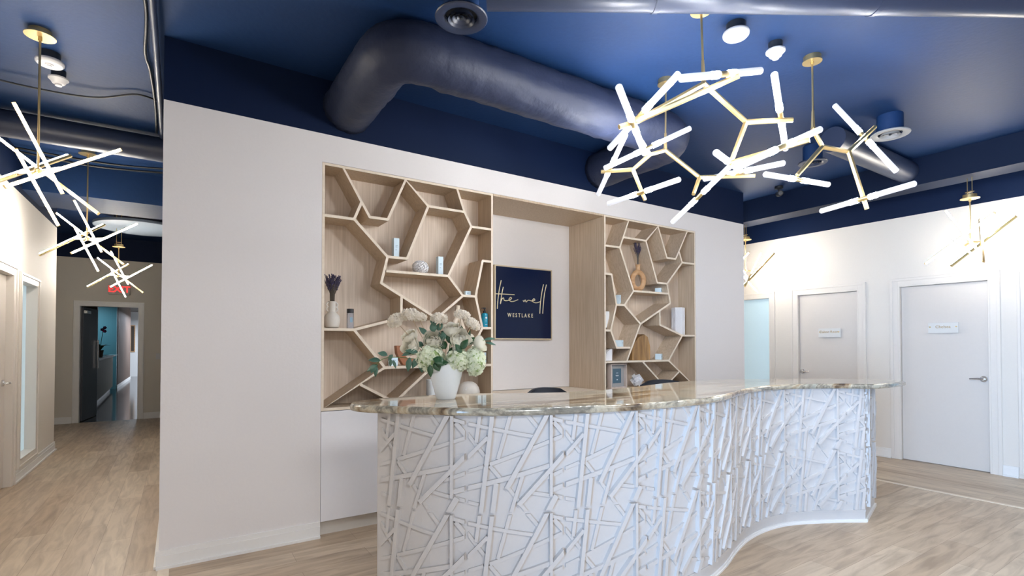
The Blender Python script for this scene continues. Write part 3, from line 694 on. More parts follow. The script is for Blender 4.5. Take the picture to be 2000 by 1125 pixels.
# office chairs behind the desk
def office_chair(x, y, rz, label, top):
    t = thing('office_chair', label, 'chair', (x, y, 0), rz, 'office chairs behind the desk')
    bm = B()
    for k in range(5):
        a = k*2*PI/5; tube(bm, [(0, 0, 0.10), (0.30*math.cos(a), 0.30*math.sin(a), 0.065)], [0.028, 0.016], 8)
    obj('base', bm, 'black', t, smooth=True)
    for k in range(5):
        a = k*2*PI/5; bm = B(); c = Vector((0.30*math.cos(a), 0.30*math.sin(a), 0.028)); tube(bm, [c-Vector((-math.sin(a), math.cos(a), 0))*0.02, c+Vector((-math.sin(a), math.cos(a), 0))*0.02], 0.028, 14); obj('caster', bm, 'black', t, smooth=True)
    bm = B(); tube(bm, [(0, 0, 0.08), (0, 0, 0.44)], 0.024, 14); obj('gas_column', bm, 'dark_metal', t, smooth=True)
    bm = B(); box(bm, -0.24, 0.24, -0.23, 0.23, 0.44, 0.51); obj('seat', bm, 'black_fabric', t, bevel=0.025)
    bm = B(); rows = []
    for j in range(9):
        z = 0.60+(top-0.60)*j/8; rows.append([])
        hw = 0.235*(1-0.12*(j/8)**6) if j < 8 else 0.15
        zz = z
        for i in range(11):
            u = -1+2*i/10; rows[-1].append((u*hw*1.12, 0.25-0.05*(u*u)+0.04*j/8, zz-0.012*(u*u)*(j == 8)-0.010*(j == 8)))
    f_ = [[bm.verts.new(p) for p in r_] for r_ in rows]; g_ = [[bm.verts.new((p[0], p[1]+0.03, p[2])) for p in r_] for r_ in rows]
    for j in range(8):
        for i in range(10):
            bm.faces.new((f_[j][i], f_[j][i+1], f_[j+1][i+1], f_[j+1][i])); bm.faces.new((g_[j][i], g_[j+1][i], g_[j+1][i+1], g_[j][i+1]))
    for i in range(10):
        bm.faces.new((f_[8][i], f_[8][i+1], g_[8][i+1], g_[8][i])); bm.faces.new((f_[0][i], g_[0][i], g_[0][i+1], f_[0][i+1]))
    for j in range(8):
        bm.faces.new((f_[j][0], f_[j+1][0], g_[j+1][0], g_[j][0])); bm.faces.new((f_[j][10], g_[j][10], g_[j+1][10], f_[j+1][10]))
    obj('backrest', bm, 'black_fabric', t, smooth=True)
    bm = B(); tube(bm, [(0, 0.10, 0.43), (0, 0.27, 0.46), (0, 0.29, 0.75)], 0.018, 10); obj('back_support', bm, 'black', t, smooth=True)
office_chair(2.77, -0.76, 0.15, 'black office chair behind the middle of the desk, in front of the navy sign', 1.086)
office_chair(4.20, -0.68, -0.35, 'black office chair behind the desk, in front of the right oak bookcase', 1.092)

# ------------------------------------------------------------------ shelf objects
def card_box(x, z, w_, h_, label, m='box_blue', y=0.07, d=None, rz=0.0, name='product_box', txt=True):
    d = d or w_
    t = thing(name, label, 'box', (x, y+d/2, z), rz, 'skincare cartons on the shelves')
    bm = B(); box(bm, -w_/2, w_/2, -d/2, d/2, 0, h_); obj('carton', bm, m, t, bevel=0.0012)
    if txt:
        bm = B()
        for k, f in enumerate((0.62, 0.55, 0.40)): box(bm, -w_*0.22, w_*(0.22-0.08*k), -d/2-0.0006, -d/2+0.0002, h_*f-0.0018, h_*f+0.0018)
        obj('printed_label', bm, 'text_blue', t)
LZ = lambda z: z+T/2
card_box(1.614, LZ(2.161), 0.047, 0.165, 'tall pale blue carton on the short shelf of the left bookcase, highest there')
card_box(2.018, LZ(2.044), 0.047, 0.165, 'tall pale blue carton right of the white coral ball')
card_box(2.290, LZ(1.879), 0.055, 0.042, 'small flat pale blue carton left of the teal pump bottle', d=0.04)
card_box(1.595, LZ(1.260), 0.066, 0.070, 'pale blue square carton beside the brown wooden sculpture', d=0.05)
card_box(2.462, LZ(1.258), 0.036, 0.105, 'pale blue carton at the right end of the shelf behind the flowers', d=0.04)
card_box(2.408, LZ(1.258), 0.036, 0.085, 'pale blue carton second from the right end behind the flowers', d=0.04)
card_box(4.862, LZ(2.043), 0.075, 0.060, 'small pale blue carton right of the ring vase', rz=0.5, d=0.07)
card_box(4.190, LZ(1.878)-0.004, 0.045, 0.112, 'tall pale blue carton low left of the ring vase', rz=0.35)
card_box(4.215, LZ(1.412), 0.075, 0.072, 'pale blue carton on the small shelf left of the wooden arch', rz=0.5, d=0.075)
card_box(4.86, LZ(1.258), 0.070, 0.068, 'pale blue carton right of the wooden arch block', rz=0.5, d=0.07)
t = thing('cleanser_bottle', 'clear bottle with black cap right of the cream vase', 'bottle', (1.242, 0.10, LZ(1.563)), 0)
bm = B(); lathe(bm, [(0, 0), (0.026, 0), (0.027, 0.004), (0.027, 0.120), (0.024, 0.124), (0, 0.124)], seg=24); obj('body', bm, 'glass', t, smooth=True)
bm = B(); lathe(bm, [(0, 0.125), (0.027, 0.125), (0.027, 0.158), (0, 0.158)], seg=24); obj('cap', bm, 'black', t, smooth=True)
bm = B(); box(bm, -0.010, 0.010, -0.0285, -0.0272, 0.05, 0.09); obj('printed_label', bm, 'text_blue', t)
t = thing('pump_bottle', 'teal pump bottle with black pump at the right edge of the left bookcase', 'bottle', (2.452, 0.055, LZ(1.596)))
bm = B(); lathe(bm, [(0, 0), (0.029, 0), (0.030, 0.004), (0.030, 0.118), (0.024, 0.128), (0.012, 0.131), (0, 0.131)], seg=24); obj('body', bm, 'teal', t, smooth=True)
bm = B(); lathe(bm, [(0, 0.131), (0.013, 0.131), (0.013, 0.150), (0.006, 0.152), (0.006, 0.168), (0.013, 0.169), (0.013, 0.180), (0, 0.180)], seg=16); box(bm, -0.03, 0, -0.005, 0.005, 0.170, 0.178); obj('pump', bm, 'black', t, smooth=True)
bm = B(); tube(bm, [(0, -0.0292, 0.085), (0, -0.0308, 0.085)], 0.009, 14); box(bm, -0.010, 0.010, -0.0308, -0.0296, 0.02, 0.024); box(bm, -0.006, 0.006, -0.0308, -0.0296, 0.055, 0.058); obj('printed_label', bm, 'label_text', t)
t = thing('tube_carton', 'white tube with black cap standing at the left edge of the right bookcase', 'tube', (3.995, 0.09, LZ(1.597)))
bm = B(); box(bm, -0.035, 0.035, -0.025, 0.025, 0.022, 0.20); obj('body', bm, 'box_white', t, bevel=0.006)
bm = B(); box(bm, -0.032, 0.032, -0.022, 0.022, 0, 0.022); obj('cap', bm, 'black', t, bevel=0.003)
# cream vase with wavy handles
t = thing('cream_vase', 'round cream vase with scalloped handles holding lavender, left bookcase', 'vase', (1.105, 0.12, LZ(1.563)))
bm = B(); lathe(bm, [(0, 0), (0.035, 0), (0.052, 0.012), (0.060, 0.05), (0.061, 0.07), (0.055, 0.10), (0.035, 0.122), (0.026, 0.130), (0.026, 0.205), (0.031, 0.213), (0.027, 0.213), (0.022, 0.205), (0.022, 0.14), (0, 0.12)]); obj('body', bm, 'ceramic', t, smooth=True)
for sx in (-1, 1):
    bm = B()
    for z in (0.152, 0.187):
        tube(bm, [(sx*(0.024+0.018*math.sin(PI*k/8)), 0, z-0.018*math.cos(PI*k/8)) for k in range(9)], 0.0055, 8)
    obj('handle', bm, 'ceramic', t, smooth=True)
def lavender(x, y, z, n, h, spread, label, tight=0.014, base=0.0):
    t = thing('lavender_bunch', label, 'dried flowers', (x, y, z), 0, 'dried lavender bunches')
    bs, bf = B(), B(); rn = random.Random(n)
    for k in range(n):
        a = rn.uniform(0, 2*PI); r = math.sqrt(rn.random()); hh = h*rn.uniform(0.72, 1.0)
        b0 = Vector((tight*r*math.cos(a), tight*r*math.sin(a)*0.8, -0.05)); tp = Vector((spread*r*math.cos(a), spread*r*math.sin(a)*0.7, hh))
        mid = Vector((b0.x*1.4, b0.y*1.4, hh*0.40)); tube(bs, [b0, mid, tp], 0.0013, 4, cap=False)
        dr = (tp-mid).normalized()
        for q in range(7):
            c = tp-dr*(q*0.0105)
            bmesh.ops.create_icosphere(bf, subdivisions=1, radius=0.0052*rn.uniform(0.7, 1.15), matrix=Matrix.Translation(c+Vector((rn.uniform(-.002, .002), rn.uniform(-.002, .002), 0))))
    obj('stems', bs, 'lavender_stem', t); obj('blossoms', bf, 'lavender', t)
lavender(1.107, 0.12, LZ(1.563)+0.20, 75, 0.225, 0.068, 'dried dark lavender bunch in the cream vase on the left bookcase')
# white coral ball
bm = B(); rn = random.Random(3)
bmesh.ops.create_icosphere(bm, subdivisions=2, radius=0.045, matrix=Matrix.Translation((0, 0, 0.055)))
for k in range(170):
    zc = 1-2*(k+0.5)/170; ph = k*2.39996; rr = math.sqrt(1-zc*zc); d = Vector((rr*math.cos(ph), rr*math.sin(ph), zc))
    if d.z < -0.75: continue
    c = Vector((0, 0, 0.055)); tube(bm, [c+d*0.04, c+d*rn.uniform(0.058, 0.067)], [0.005, 0.0092], 7)
for v in bm.verts: v.co.x *= 1.12; v.co.z = max(v.co.z, 0)
o = obj('coral_ball', bm, 'matte_white'); o.location = (1.842, 0.11, LZ(2.044)); tag(o, 'white coral shaped ball ornament on the long middle shelf of the left bookcase', 'ornament')
# brown sculpture : leaning curved block
bm = B(); prism_xz(bm, [(-0.075, 0.165), (-0.015, 0.165), (-0.008, 0.10), (0.03, 0.055), (0.10, 0.05), (0.10, 0), (-0.012, 0), (-0.045, 0.05), (-0.068, 0.10)], -0.03, 0.03)
o = obj('wooden_sculpture', bm, 'terracotta', bevel=0.006); o.location = (1.70, 0.13, LZ(1.262)); tag(o, 'reddish brown L shaped wooden sculpture behind the flower arrangement', 'sculpture')
# wishbone
bm = B()
tube(bm, [(0, 0, 0.53), (0, 0, 0.44), (-0.03, 0, 0.38), (-0.085, 0, 0.24), (-0.105, 0, 0.0)], [0.020, 0.024, 0.026, 0.026, 0.028], 12)
tube(bm, [(0, 0, 0.44), (0.03, 0, 0.38), (0.075, 0, 0.24), (0.085, 0, 0.0)], [0.022, 0.024, 0.025, 0.028], 12)
o = obj('wishbone_sculpture', bm, 'oak_edge', smooth=True); o.location = (2.215, 0.13, LZ(1.262)); tag(o, 'tall cream wishbone sculpture on the shelf behind the roses', 'sculpture')
bm = B(); lathe(bm, [(0, 0), (0.048, 0), (0.050, 0.004), (0.050, 0.175), (0.044, 0.18), (0, 0.18)]); o = obj('white_canister', bm, 'ceramic_white', smooth=True); o.location = (1.95, 0.10, 0.9655); tag(o, 'white cylindrical canister on the lowest shelf behind the white flower pot', 'canister')
t = thing('domed_vessel', 'glossy cream domed vessel with a small white motif, lowest left shelf', 'vessel', (2.325, 0.13, 0.9655))
bm = B(); lathe(bm, [(0, 0), (0.095, 0), (0.108, 0.02), (0.110, 0.05), (0.098, 0.09), (0.075, 0.12), (0.045, 0.138), (0, 0.145)], sy=0.85); obj('dome', bm, 'ceramic', t, smooth=True)
bm = B()
for (x0, z0, x1, z1) in ((-0.078, 0.068, -0.072, 0.092), (-0.072, 0.092, -0.060, 0.070), (-0.060, 0.070, -0.056, 0.094), (-0.056, 0.094, -0.048, 0.096)):
    def onf(x, z): 
        r = 0.110 if z < 0.05 else 0.110-0.012*((z-0.05)/0.04)**1.3-0.003
        return (x, -0.85*math.sqrt(max(r*r-x*x, 0))-0.001, z)
    tube(bm, [onf(x0, z0), onf(x1, z1)], 0.0022, 6)
obj('motif', bm, 'matte_white', t)
bm = B(); box(bm, -0.09, 0.09, -0.08, 0.08, 0, 0.018); o = obj('black_book', bm, 'black', bevel=0.002); o.location = (1.80, 0.12, 0.9655); tag(o, 'thin black book lying on the lowest shelf left of the white canister', 'book')
# right bookcase objects
t = thing('ring_vase', 'tan wooden ring shaped vase holding lavender in the right bookcase', 'vase', (4.52, 0.11, LZ(2.043)), -0.35)
bm = B(); ring = []
for k in range(40):
    a = 2*PI*k/40; cx, cz = 0.070*math.cos(a), 0.128+0.098*math.sin(a); rr = 0.029
    ring.append([bm.verts.new((cx+rr*math.cos(b_)*math.cos(a), 0.75*rr*math.sin(b_), max(cz+rr*math.cos(b_)*math.sin(a), 0.004))) for b_ in [2*PI*j/14 for j in range(14)]])
for i in range(40):
    for j in range(14): bm.faces.new((ring[i][j], ring[(i+1) % 40][j], ring[(i+1) % 40][(j+1) % 14], ring[i][(j+1) % 14]))
lathe(bm, [(0, 0), (0.05, 0), (0.045, 0.02), (0.035, 0.03), (0, 0.03)], seg=20)
obj('ring', bm, 'pine', t, smooth=True)
bm = B(); lathe(bm, [(0.026, 0.245), (0.025, 0.30), (0.031, 0.312), (0.026, 0.312), (0.020, 0.29), (0, 0.28)], seg=20); obj('neck', bm, 'pine', t, smooth=True)
lavender(4.52, 0.11, LZ(2.043)+0.31, 34, 0.255, 0.060, 'dried violet lavender sprigs in the wooden ring vase', tight=0.008)
bm = B(); seg = 6; ringv = []
for k in range(seg):
    a = 2*PI*k/seg+0.25; ringv.append((0.080*math.cos(a), 0.080*math.sin(a)))
prism(bm, ringv, 0, 0.335)
t = thing('carved_vase', 'tall white hexagonal vase carved with ripples in the right bookcase', 'vase', (5.235, 0.125, LZ(1.553)))
obj('body', bm, 'matte_white', t, bevel=0.005)
bm = B()
for k in range(seg):
    a = Vector((*ringv[k], 0)); b_ = Vector((*ringv[(k+1) % seg], 0)); mid = (a+b_)/2; tx = (b_-a).normalized(); nn = Vector((tx.y, -tx.x, 0))
    hw = (b_-a).length/2-0.006
    for (cz, sx) in ((0.235, -0.6 if k % 2 else 0.6), (0.10, 0.6 if k % 2 else -0.6)):
        for r in (0.012, 0.024, 0.036, 0.048, 0.060):
            pts = []
            for q in range(25):
                an = 2*PI*q/24; u = sx*hw*0.3+r*0.75*math.cos(an); z = cz+r*1.25*math.sin(an)
                if abs(u) < hw: pts.append(mid+tx*u+nn*0.001+Vector((0, 0, z)))
                else:
                    if len(pts) > 2: tube(bm, pts, 0.0022, 5)
                    pts = []
            if len(pts) > 2: tube(bm, pts, 0.0022, 5)
obj('ripple_relief', bm, 'matte_white', t)
# white half moon
bm = B(); pts = [(0.055, 0)]+[(0.055, 0.0)]
pts = [(-0.055, 0), (0.048, 0), (0.052, 0.13)]+[(0.05-0.105*math.sin(a), 0.13*math.cos(a)) for a in [0.2, 0.45, 0.7, 0.95, 1.2, 1.4]]
prism_xz(bm, pts[::1], -0.025, 0.025); o = obj('stone_fin', bm, 'knot', bevel=0.004); o.location = (4.02, 0.09, LZ(1.258)); tag(o, 'white quarter round stone ornament at the left end above the photo frame', 'ornament')
# wooden arch block, faceted
bm = B(); secs = [(-0.155, -0.02, 0.16), (-0.085, -0.055, 0.26), (-0.01, -0.07, 0.295), (0.06, -0.06, 0.265), (0.145, -0.02, 0.15)]
f0 = [[bm.verts.new((x, y, 0)), bm.verts.new((x, y, z))] for x, y, z in secs]; f1 = [[bm.verts.new((x, -y, 0)), bm.verts.new((x, -y, z))] for x, y, z in secs]
for i in range(4):
    bm.faces.new((f0[i][0], f0[i+1][0], f0[i+1][1], f0[i][1])); bm.faces.new((f1[i][0], f1[i][1], f1[i+1][1], f1[i+1][0]))
    bm.faces.new((f0[i][1], f0[i+1][1], f1[i+1][1], f1[i][1])); bm.faces.new((f0[i][0], f1[i][0], f1[i+1][0], f0[i+1][0]))
bm.faces.new((f0[0][0], f0[0][1], f1[0][1], f1[0][0])); bm.faces.new((f0[4][0], f1[4][0], f1[4][1], f0[4][1]))
o = obj('wooden_arch_block', bm, 'acacia', bevel=0.003); o.location = (4.565, 0.12, LZ(1.258)); tag(o, 'honey brown faceted wooden arch block in the right bookcase', 'ornament')
# photo frame
t = thing('photo_frame', 'whitewashed deep photo frame with slate blue card, lowest right shelf', 'photo frame', (4.155, 0.05, 0.9655), 0.12)
bm = B(); w_, h_ = 0.275, 0.27
for q in ((-w_/2, w_/2, 0, 0.014), (-w_/2, w_/2, h_-0.014, h_), (-w_/2, -w_/2+0.014, 0.014, h_-0.014), (w_/2-0.014, w_/2, 0.014, h_-0.014)): box(bm, q[0], q[1], 0, 0.05, q[2], q[3])
obj('frame', bm, 'frame_wood', t)
bm = B(); box(bm, -w_/2+0.014, w_/2-0.014, 0.030, 0.034, 0.014, h_-0.014); obj('mount', bm, 'mat_grey', t)
bm = B(); box(bm, -0.07, 0.07, 0.027, 0.030, 0.055, 0.215); obj('card', bm, 'slate', t)
bm = B(); box(bm, -0.018, 0.018, 0.0255, 0.027, 0.165, 0.169); box(bm, -0.026, 0.026, 0.0255, 0.027, 0.138, 0.143); box(bm, -0.020, 0.020, 0.0255, 0.027, 0.131, 0.134); box(bm, -0.010, 0.010, 0.0255, 0.027, 0.088, 0.098); obj('printed_lines', bm, 'label_text', t)
# knot
bm = B(); R_ = Matrix.Rotation(0.785, 3, 'Y') @ Matrix.Rotation(0.62, 3, 'X'); hk = 0.0205
for ax in range(3):
    for off in ((-1), (1)):
        h = [hk, hk, hk]; h[ax] = hk*3.1; c = Vector((0, 0, 0)); c[(ax+1) % 3] = off*hk*1.05
        obox(bm, R_ @ c, R_ @ Vector((h[0], 0, 0)), R_ @ Vector((0, h[1], 0)), R_ @ Vector((0, 0, h[2])))
zm = min(v.co.z for v in bm.verts)
for v in bm.verts: v.co.z -= zm
o = obj('puzzle_knot', bm, 'knot', bevel=0.002); o.location = (4.475, 0.09, 0.9655); tag(o, 'white interlocking cube knot right of the photo frame', 'ornament')

# ------------------------------------------------------------------ flower arrangement
PX, PY = 1.412, -1.297
bm = B(); lathe(bm, [(0, 0), (0.052, 0), (0.057, 0.006), (0.075, 0.07), (0.092, 0.135), (0.102, 0.185), (0.105, 0.205), (0.101, 0.205), (0.095, 0.17), (0.05, 0.03), (0, 0.03)], seg=48)
o = obj('flower_pot', bm, 'ceramic_white', smooth=True); o.location = (PX, PY, 1.1305); tag(o, 'tapered white ceramic flower pot standing on the stone countertop', 'pot')
mouth = Vector((PX, PY, 1.33))
def petal(bm, c, axis, a, R, th0, th1, half, flare, rn):
    """a cupped petal: a patch of a sphere round c, from polar angle th1 (base) up to th0 (rim), flaring out at the rim"""
    ax1, ax2, d = basis(axis); n_, m_ = 7, 7; vs = []
    R *= rn.uniform(0.97, 1.03)
    for i in range(n_):
        s = i/(n_-1); row = []
        for j in range(m_):
            u = -1+2*j/(m_-1); th = th1+(th0+0.28*u*u*(th1-th0)*0.8-th1)*s
            az = a+half*u*(0.25+0.75*math.sin(PI*min(1, 0.15+0.6*s)))
            rr = R*(1+flare*s**3*(1-0.5*u*u)+0.02*math.sin(3*u+a*5)*s)
            row.append(c+(ax1*math.cos(az)+ax2*math.sin(az))*(rr*math.sin(th))+d*(rr*math.cos(th)*0.92))
        vs.append([bm.verts.new(p) for p in row])
    for i in range(n_-1):
        for j in range(m_-1): bm.faces.new((vs[i][j], vs[i][j+1], vs[i+1][j+1], vs[i+1][j]))
def solid(o, t=0.0008):
    m_ = o.modifiers.new('thickness', 'SOLIDIFY'); m_.thickness = t; m_.offset = 0
def stem_to(p, m, parent, r=0.003, end=None):
    q = Vector(p); st = Vector((PX+(q.x-PX)*0.08, PY+(q.y-PY)*0.08, 1.24)); mid = Vector((PX+(q.x-PX)*0.30, PY+(q.y-PY)*0.30, min(1.345, (1.20+q.z)/2)))
    bm = B(); tube(bm, smooth_path([st-q, mid-q, (0, 0, 0)], 5), r, 6); obj('stem', bm, m, parent, smooth=True)
def rose(p, r, axis, seed, label, openness=1.0):
    rn = random.Random(seed); t = thing('rose', label, 'flower', p, 0, 'white roses in the flower pot')
    bm = B(); axis = Vector(axis).normalized(); c0 = -axis*r*0.12
    bmesh.ops.create_icosphere(bm, subdivisions=2, radius=r*0.20, matrix=Matrix.Translation(axis*r*0.12))
    for (n, R, t0, half, fl) in ((3, 0.26, 0.20, 1.2, 0.0), (4, 0.36, 0.34, 1.0, 0.05), (4, 0.46, 0.46, 1.0, 0.08), (5, 0.56, 0.58, 0.86, 0.12), (5, 0.66, 0.70, 0.86, 0.16), (6, 0.76, 0.86*openness, 0.78, 0.22), (6, 0.86, 1.02*openness, 0.76, 0.26), (6, 0.95, 1.22*openness, 0.76, 0.30)):
        off = rn.uniform(0, 6)
        for k in range(n): petal(bm, c0, axis, off+k*2*PI/n+rn.uniform(-.12, .12), r*R, t0+rn.uniform(-.07, .07), 2.7, half, fl, rn)
    o = obj('bloom', bm, 'petal', t, smooth=True, angle=80)
    stem_to(p, 'stem', t)
vd = Vector((-0.5, -0.75, 0.25))
roses = [((1.343, -1.273, 1.47), 0.056, (-0.4, -0.85, 0.35), 'large open white rose facing forward above the left hydrangea'),
         ((1.228, -1.20, 1.438), 0.052, (-0.75, -0.45, 0.25), 'white rose lowest on the left side of the arrangement'),
         ((1.238, -1.17, 1.498), 0.045, (-0.6, -0.2, 0.7), 'white rose tucked behind the lowest left rose'),
         ((1.443, -1.315, 1.540), 0.050, (-0.25, -0.4, 0.85), 'white rose highest at the centre of the arrangement'),
         ((1.470, -1.365, 1.480), 0.056, (-0.2, -0.85, 0.4), 'white rose just below the highest centre rose'),
         ((1.528, -1.345, 1.488), 0.048, (0.3, -0.5, 0.75), 'white rose peeking out behind the right centre rose'),
         ((1.590, -1.40, 1.455), 0.047, (0.6, -0.5, 0.35), 'white rose farthest right in the arrangement'),
         ((1.462, -1.36, 1.425), 0.036, (0.1, -0.7, -0.2), 'small white rose drooping between the hydrangeas')]
for i, (p, r, ax, lb) in enumerate(roses): rose(p, r, ax, 20+i, lb, 0.92 if i != 7 else 0.7)
def floret_ball(bm, rx, ry, rz, n, fr, rn, npet=4, cup=0.3, hemi=None, hdir=None, jit=0.06, rot=None):
    for k in range(n):
        zc = 1-2*(k+0.5)/n; ph = k*2.39996+rn.uniform(-.2, .2); rr = math.sqrt(1-zc*zc); d = Vector((rr*math.cos(ph), rr*math.sin(ph), zc))
        if hdir is not None and d.dot(hdir) < hemi: continue
        c = Vector((d.x*rx, d.y*ry, d.z*rz))*rn.uniform(1-jit*1.3, 1+jit)
        d = d+Vector((rn.uniform(-.6, .6), rn.uniform(-.6, .6), rn.uniform(-.6, .6)))*(1 if jit > 0.1 else 0.5)
        if rot is not None: c = rot @ c; d = rot @ d
        a1, a2, nn = basis(d); f0 = fr; fr = f0*rn.uniform(0.8, 1.2)
        off = rn.uniform(0, 2)
        for q in range(npet):
            a = off+2*PI*q/npet; u = a1*math.cos(a)+a2*math.sin(a); v_ = -a1*math.sin(a)+a2*math.cos(a)
            P = [c, c+u*fr*0.45+v_*fr*0.45+nn*fr*cup*0.5, c+u*fr*0.92+v_*fr*0.28+nn*fr*cup*0.7, c+u*fr*0.92-v_*fr*0.28+nn*fr*cup*0.7, c+u*fr*0.45-v_*fr*0.45+nn*fr*cup*0.5]
            bm.faces.new([bm.verts.new(p) for p in P])
        fr = f0
def hydrangea(p, rx, ry, rz, seed, label):
    rn = random.Random(seed); t = thing('hydrangea', label, 'flower', p, 0, 'pale green hydrangeas in the flower pot')
    bm = B(); floret_ball(bm, rx, ry, rz, 270, 0.0135, rn, jit=0.12)
    for v in bm.verts: pass
    obj('bloom', bm, 'hydrangea', t)
    bm = B(); bmesh.ops.create_icosphere(bm, subdivisions=3, radius=1.0)
    for v in bm.verts: v.co = Vector((v.co.x*rx*0.86, v.co.y*ry*0.86, v.co.z*rz*0.86))
    obj('inner_cluster', bm, 'hydrangea_core', t, smooth=True)
    stem_to(p, 'stem', t, 0.004)
hydrangea((1.318, -1.290, 1.368), 0.076, 0.064, 0.068, 1, 'left pale green hydrangea head hanging over the pot rim')
hydrangea((1.450, -1.372, 1.356), 0.066, 0.058, 0.058, 2, 'middle pale green hydrangea head at the front of the pot')
hydrangea((1.548, -1.400, 1.350), 0.056, 0.052, 0.078, 3, 'right pale green hydrangea head, elongated, beside the pot')
def dried(p, r, seed, ax, label):
    rn = random.Random(seed); t = thing('dried_flower', label, 'flower', p, 0, 'dried cream flowers on tan stems')
    bm = B(); ax = Vector(ax).normalized()
    q_ = Vector((0, 0, 1)).rotation_difference(ax).to_matrix()
    floret_ball(bm, r*1.05, r*1.05, r*0.62, 150, r*0.34, rn, 4, 0.9, -0.45, Vector((0, 0, 1)), 0.10, q_)
    bmesh.ops.create_icosphere(bm, subdivisions=2, radius=r*0.52)
    obj('bloom', bm, 'petal_dry', t); stem_to(p, 'stem_dry', t, 0.0026)
for i, (p, r, ax, lb) in enumerate([((1.163, -1.138, 1.589), 0.040, (-0.6, -0.2, 0.6), 'leftmost dried cream flower, tilted outward'), ((1.234, -1.185, 1.622), 0.040, (-0.3, -0.3, 0.9), 'tallest dried cream flower, second from the left'),
        ((1.282, -1.20, 1.607), 0.036, (0.1, 0, 1), 'dried cream flower third from the left, half hidden'), ((1.377, -1.278, 1.600), 0.039, (0, -0.3, 1), 'dried cream flower directly above the big open rose'),
        ((1.488, -1.35, 1.622), 0.036, (0.1, -0.2, 1), 'dried cream flower above the highest rose'), ((1.540, -1.381, 1.568), 0.038, (0.5, -0.2, 0.8), 'rightmost dried cream flower, near the pump bottle')]):
    dried(p, r, 40+i, ax, lb)
def leafm(bm, c, d, up, L_, W_):
    d = Vector(d).normalized(); side = d.cross(Vector(up)).normalized(); nn = side.cross(d)
    c = Vector(c); rows = []
    for i in range(7):
        s = i/6; w2 = W_*0.5*math.sin(PI*(s**0.85))*(1 if 0 < i < 6 else 0.02)
        q = c+d*(L_*s)-nn*(0.18*L_*s*s)
        rows.append([bm.verts.new(q-side*w2+nn*w2*0.25), bm.verts.new(q), bm.verts.new(q+side*w2+nn*w2*0.25)])
    for i in range(6):
        for j in range(2): bm.faces.new((rows[i][j], rows[i][j+1], rows[i+1][j+1], rows[i+1][j]))
def branch(pts, leaves, label, m='leaf', name='eucalyptus_branch'):
    t = thing(name, label, 'foliage', pts[0], 0, 'leafy branches in the flower pot'); o0 = Vector(pts[0])
    bm = B(); tube(bm, smooth_path([Vector(p)-o0 for p in pts], 6), 0.002, 6); obj('stem', bm, 'stem', t, smooth=True)
    bm = B()
    for (c, d, L_, W_) in leaves: leafm(bm, Vector(c)-o0, d, (-0.4, -0.7, 0.6), L_, W_)
    o = obj('leaves', bm, m, t, smooth=True, angle=80); solid(o, 0.0006)
base = (1.38, -1.28, 1.30)
vr = Vector((0.838, -0.545, 0)); vu = Vector((0, 0, 1)); vf = Vector((0.545, 0.838, 0))
def on(px, pz, k=0.0): # local arrangement plane facing the room: px metres right of the pot centre, height pz
    return Vector((PX, PY, 0))+vr*px+vu*pz-vf*k
def lf(px, pz, ang, L_, W_, k=0.0):
    return (on(px, pz, k), vr*math.cos(math.radians(ang))+vu*math.sin(math.radians(ang))-vf*0.15, L_, W_)
branch([on(-0.05, 1.34), on(-0.22, 1.37, .04), on(-0.34, 1.37, .05), on(-0.40, 1.33, .05), on(-0.405, 1.30, .05)],
       [lf(-0.37, 1.355, 172, 0.072, 0.034, .05), lf(-0.385, 1.33, 205, 0.075, 0.036, .05), lf(-0.395, 1.33, 235, 0.055, 0.040, .06), lf(-0.39, 1.325, 262, 0.065, 0.026, .06), lf(-0.33, 1.385, 160, 0.06, 0.036, .05), lf(-0.30, 1.39, 230, 0.045, 0.028, .05), lf(-0.31, 1.365, 265, 0.045, 0.02, .05), lf(-0.30, 1.36, 292, 0.055, 0.018, .05)],
       'long eucalyptus branch trailing far out to the left of the pot')
branch([on(-0.04, 1.33), on(-0.14, 1.38, .05), on(-0.22, 1.40, .06)],
       [lf(-0.15, 1.40, 165, 0.08, 0.034, .06), lf(-0.19, 1.40, 190, 0.06, 0.03, .06), lf(-0.20, 1.375, 262, 0.085, 0.036, .06), lf(-0.15, 1.37, 235, 0.07, 0.04, .06), lf(-0.13, 1.36, 268, 0.075, 0.042, .05), lf(-0.10, 1.38, 200, 0.06, 0.04, .05)],
       'short eucalyptus branch left of the left hydrangea')
branch([on(0.05, 1.33), on(0.15, 1.42, .0), on(0.21, 1.47, -.02), on(0.26, 1.48, -.02)],
       [lf(0.22, 1.475, 12, 0.07, 0.022, -.02), lf(0.23, 1.46, -8, 0.065, 0.020, -.02), lf(0.20, 1.44, -35, 0.05, 0.03, -.02), lf(0.17, 1.42, -70, 0.08, 0.038, 0), lf(0.15, 1.39, -82, 0.075, 0.036, 0), lf(0.16, 1.45, 30, 0.06, 0.03, 0)],
       'eucalyptus branch reaching out to the right of the pot')
branch([on(-0.02, 1.33), on(-0.06, 1.46, 0), on(-0.09, 1.58, -.02)],
       [lf(-0.06, 1.56, 120, 0.06, 0.04, 0), lf(-0.05, 1.53, 60, 0.055, 0.045, 0), lf(-0.07, 1.52, 100, 0.06, 0.045, 0), lf(-0.11, 1.50, 130, 0.07, 0.035, 0), lf(-0.10, 1.45, 100, 0.065, 0.04, 0), lf(-0.05, 1.50, 20, 0.06, 0.045, 0), lf(-0.02, 1.47, 80, 0.06, 0.04, .01), lf(-0.13, 1.44, 160, 0.055, 0.04, 0)],
       'upright leafy sprig between the dried flowers, left of centre', 'leaf', 'leafy_sprig')
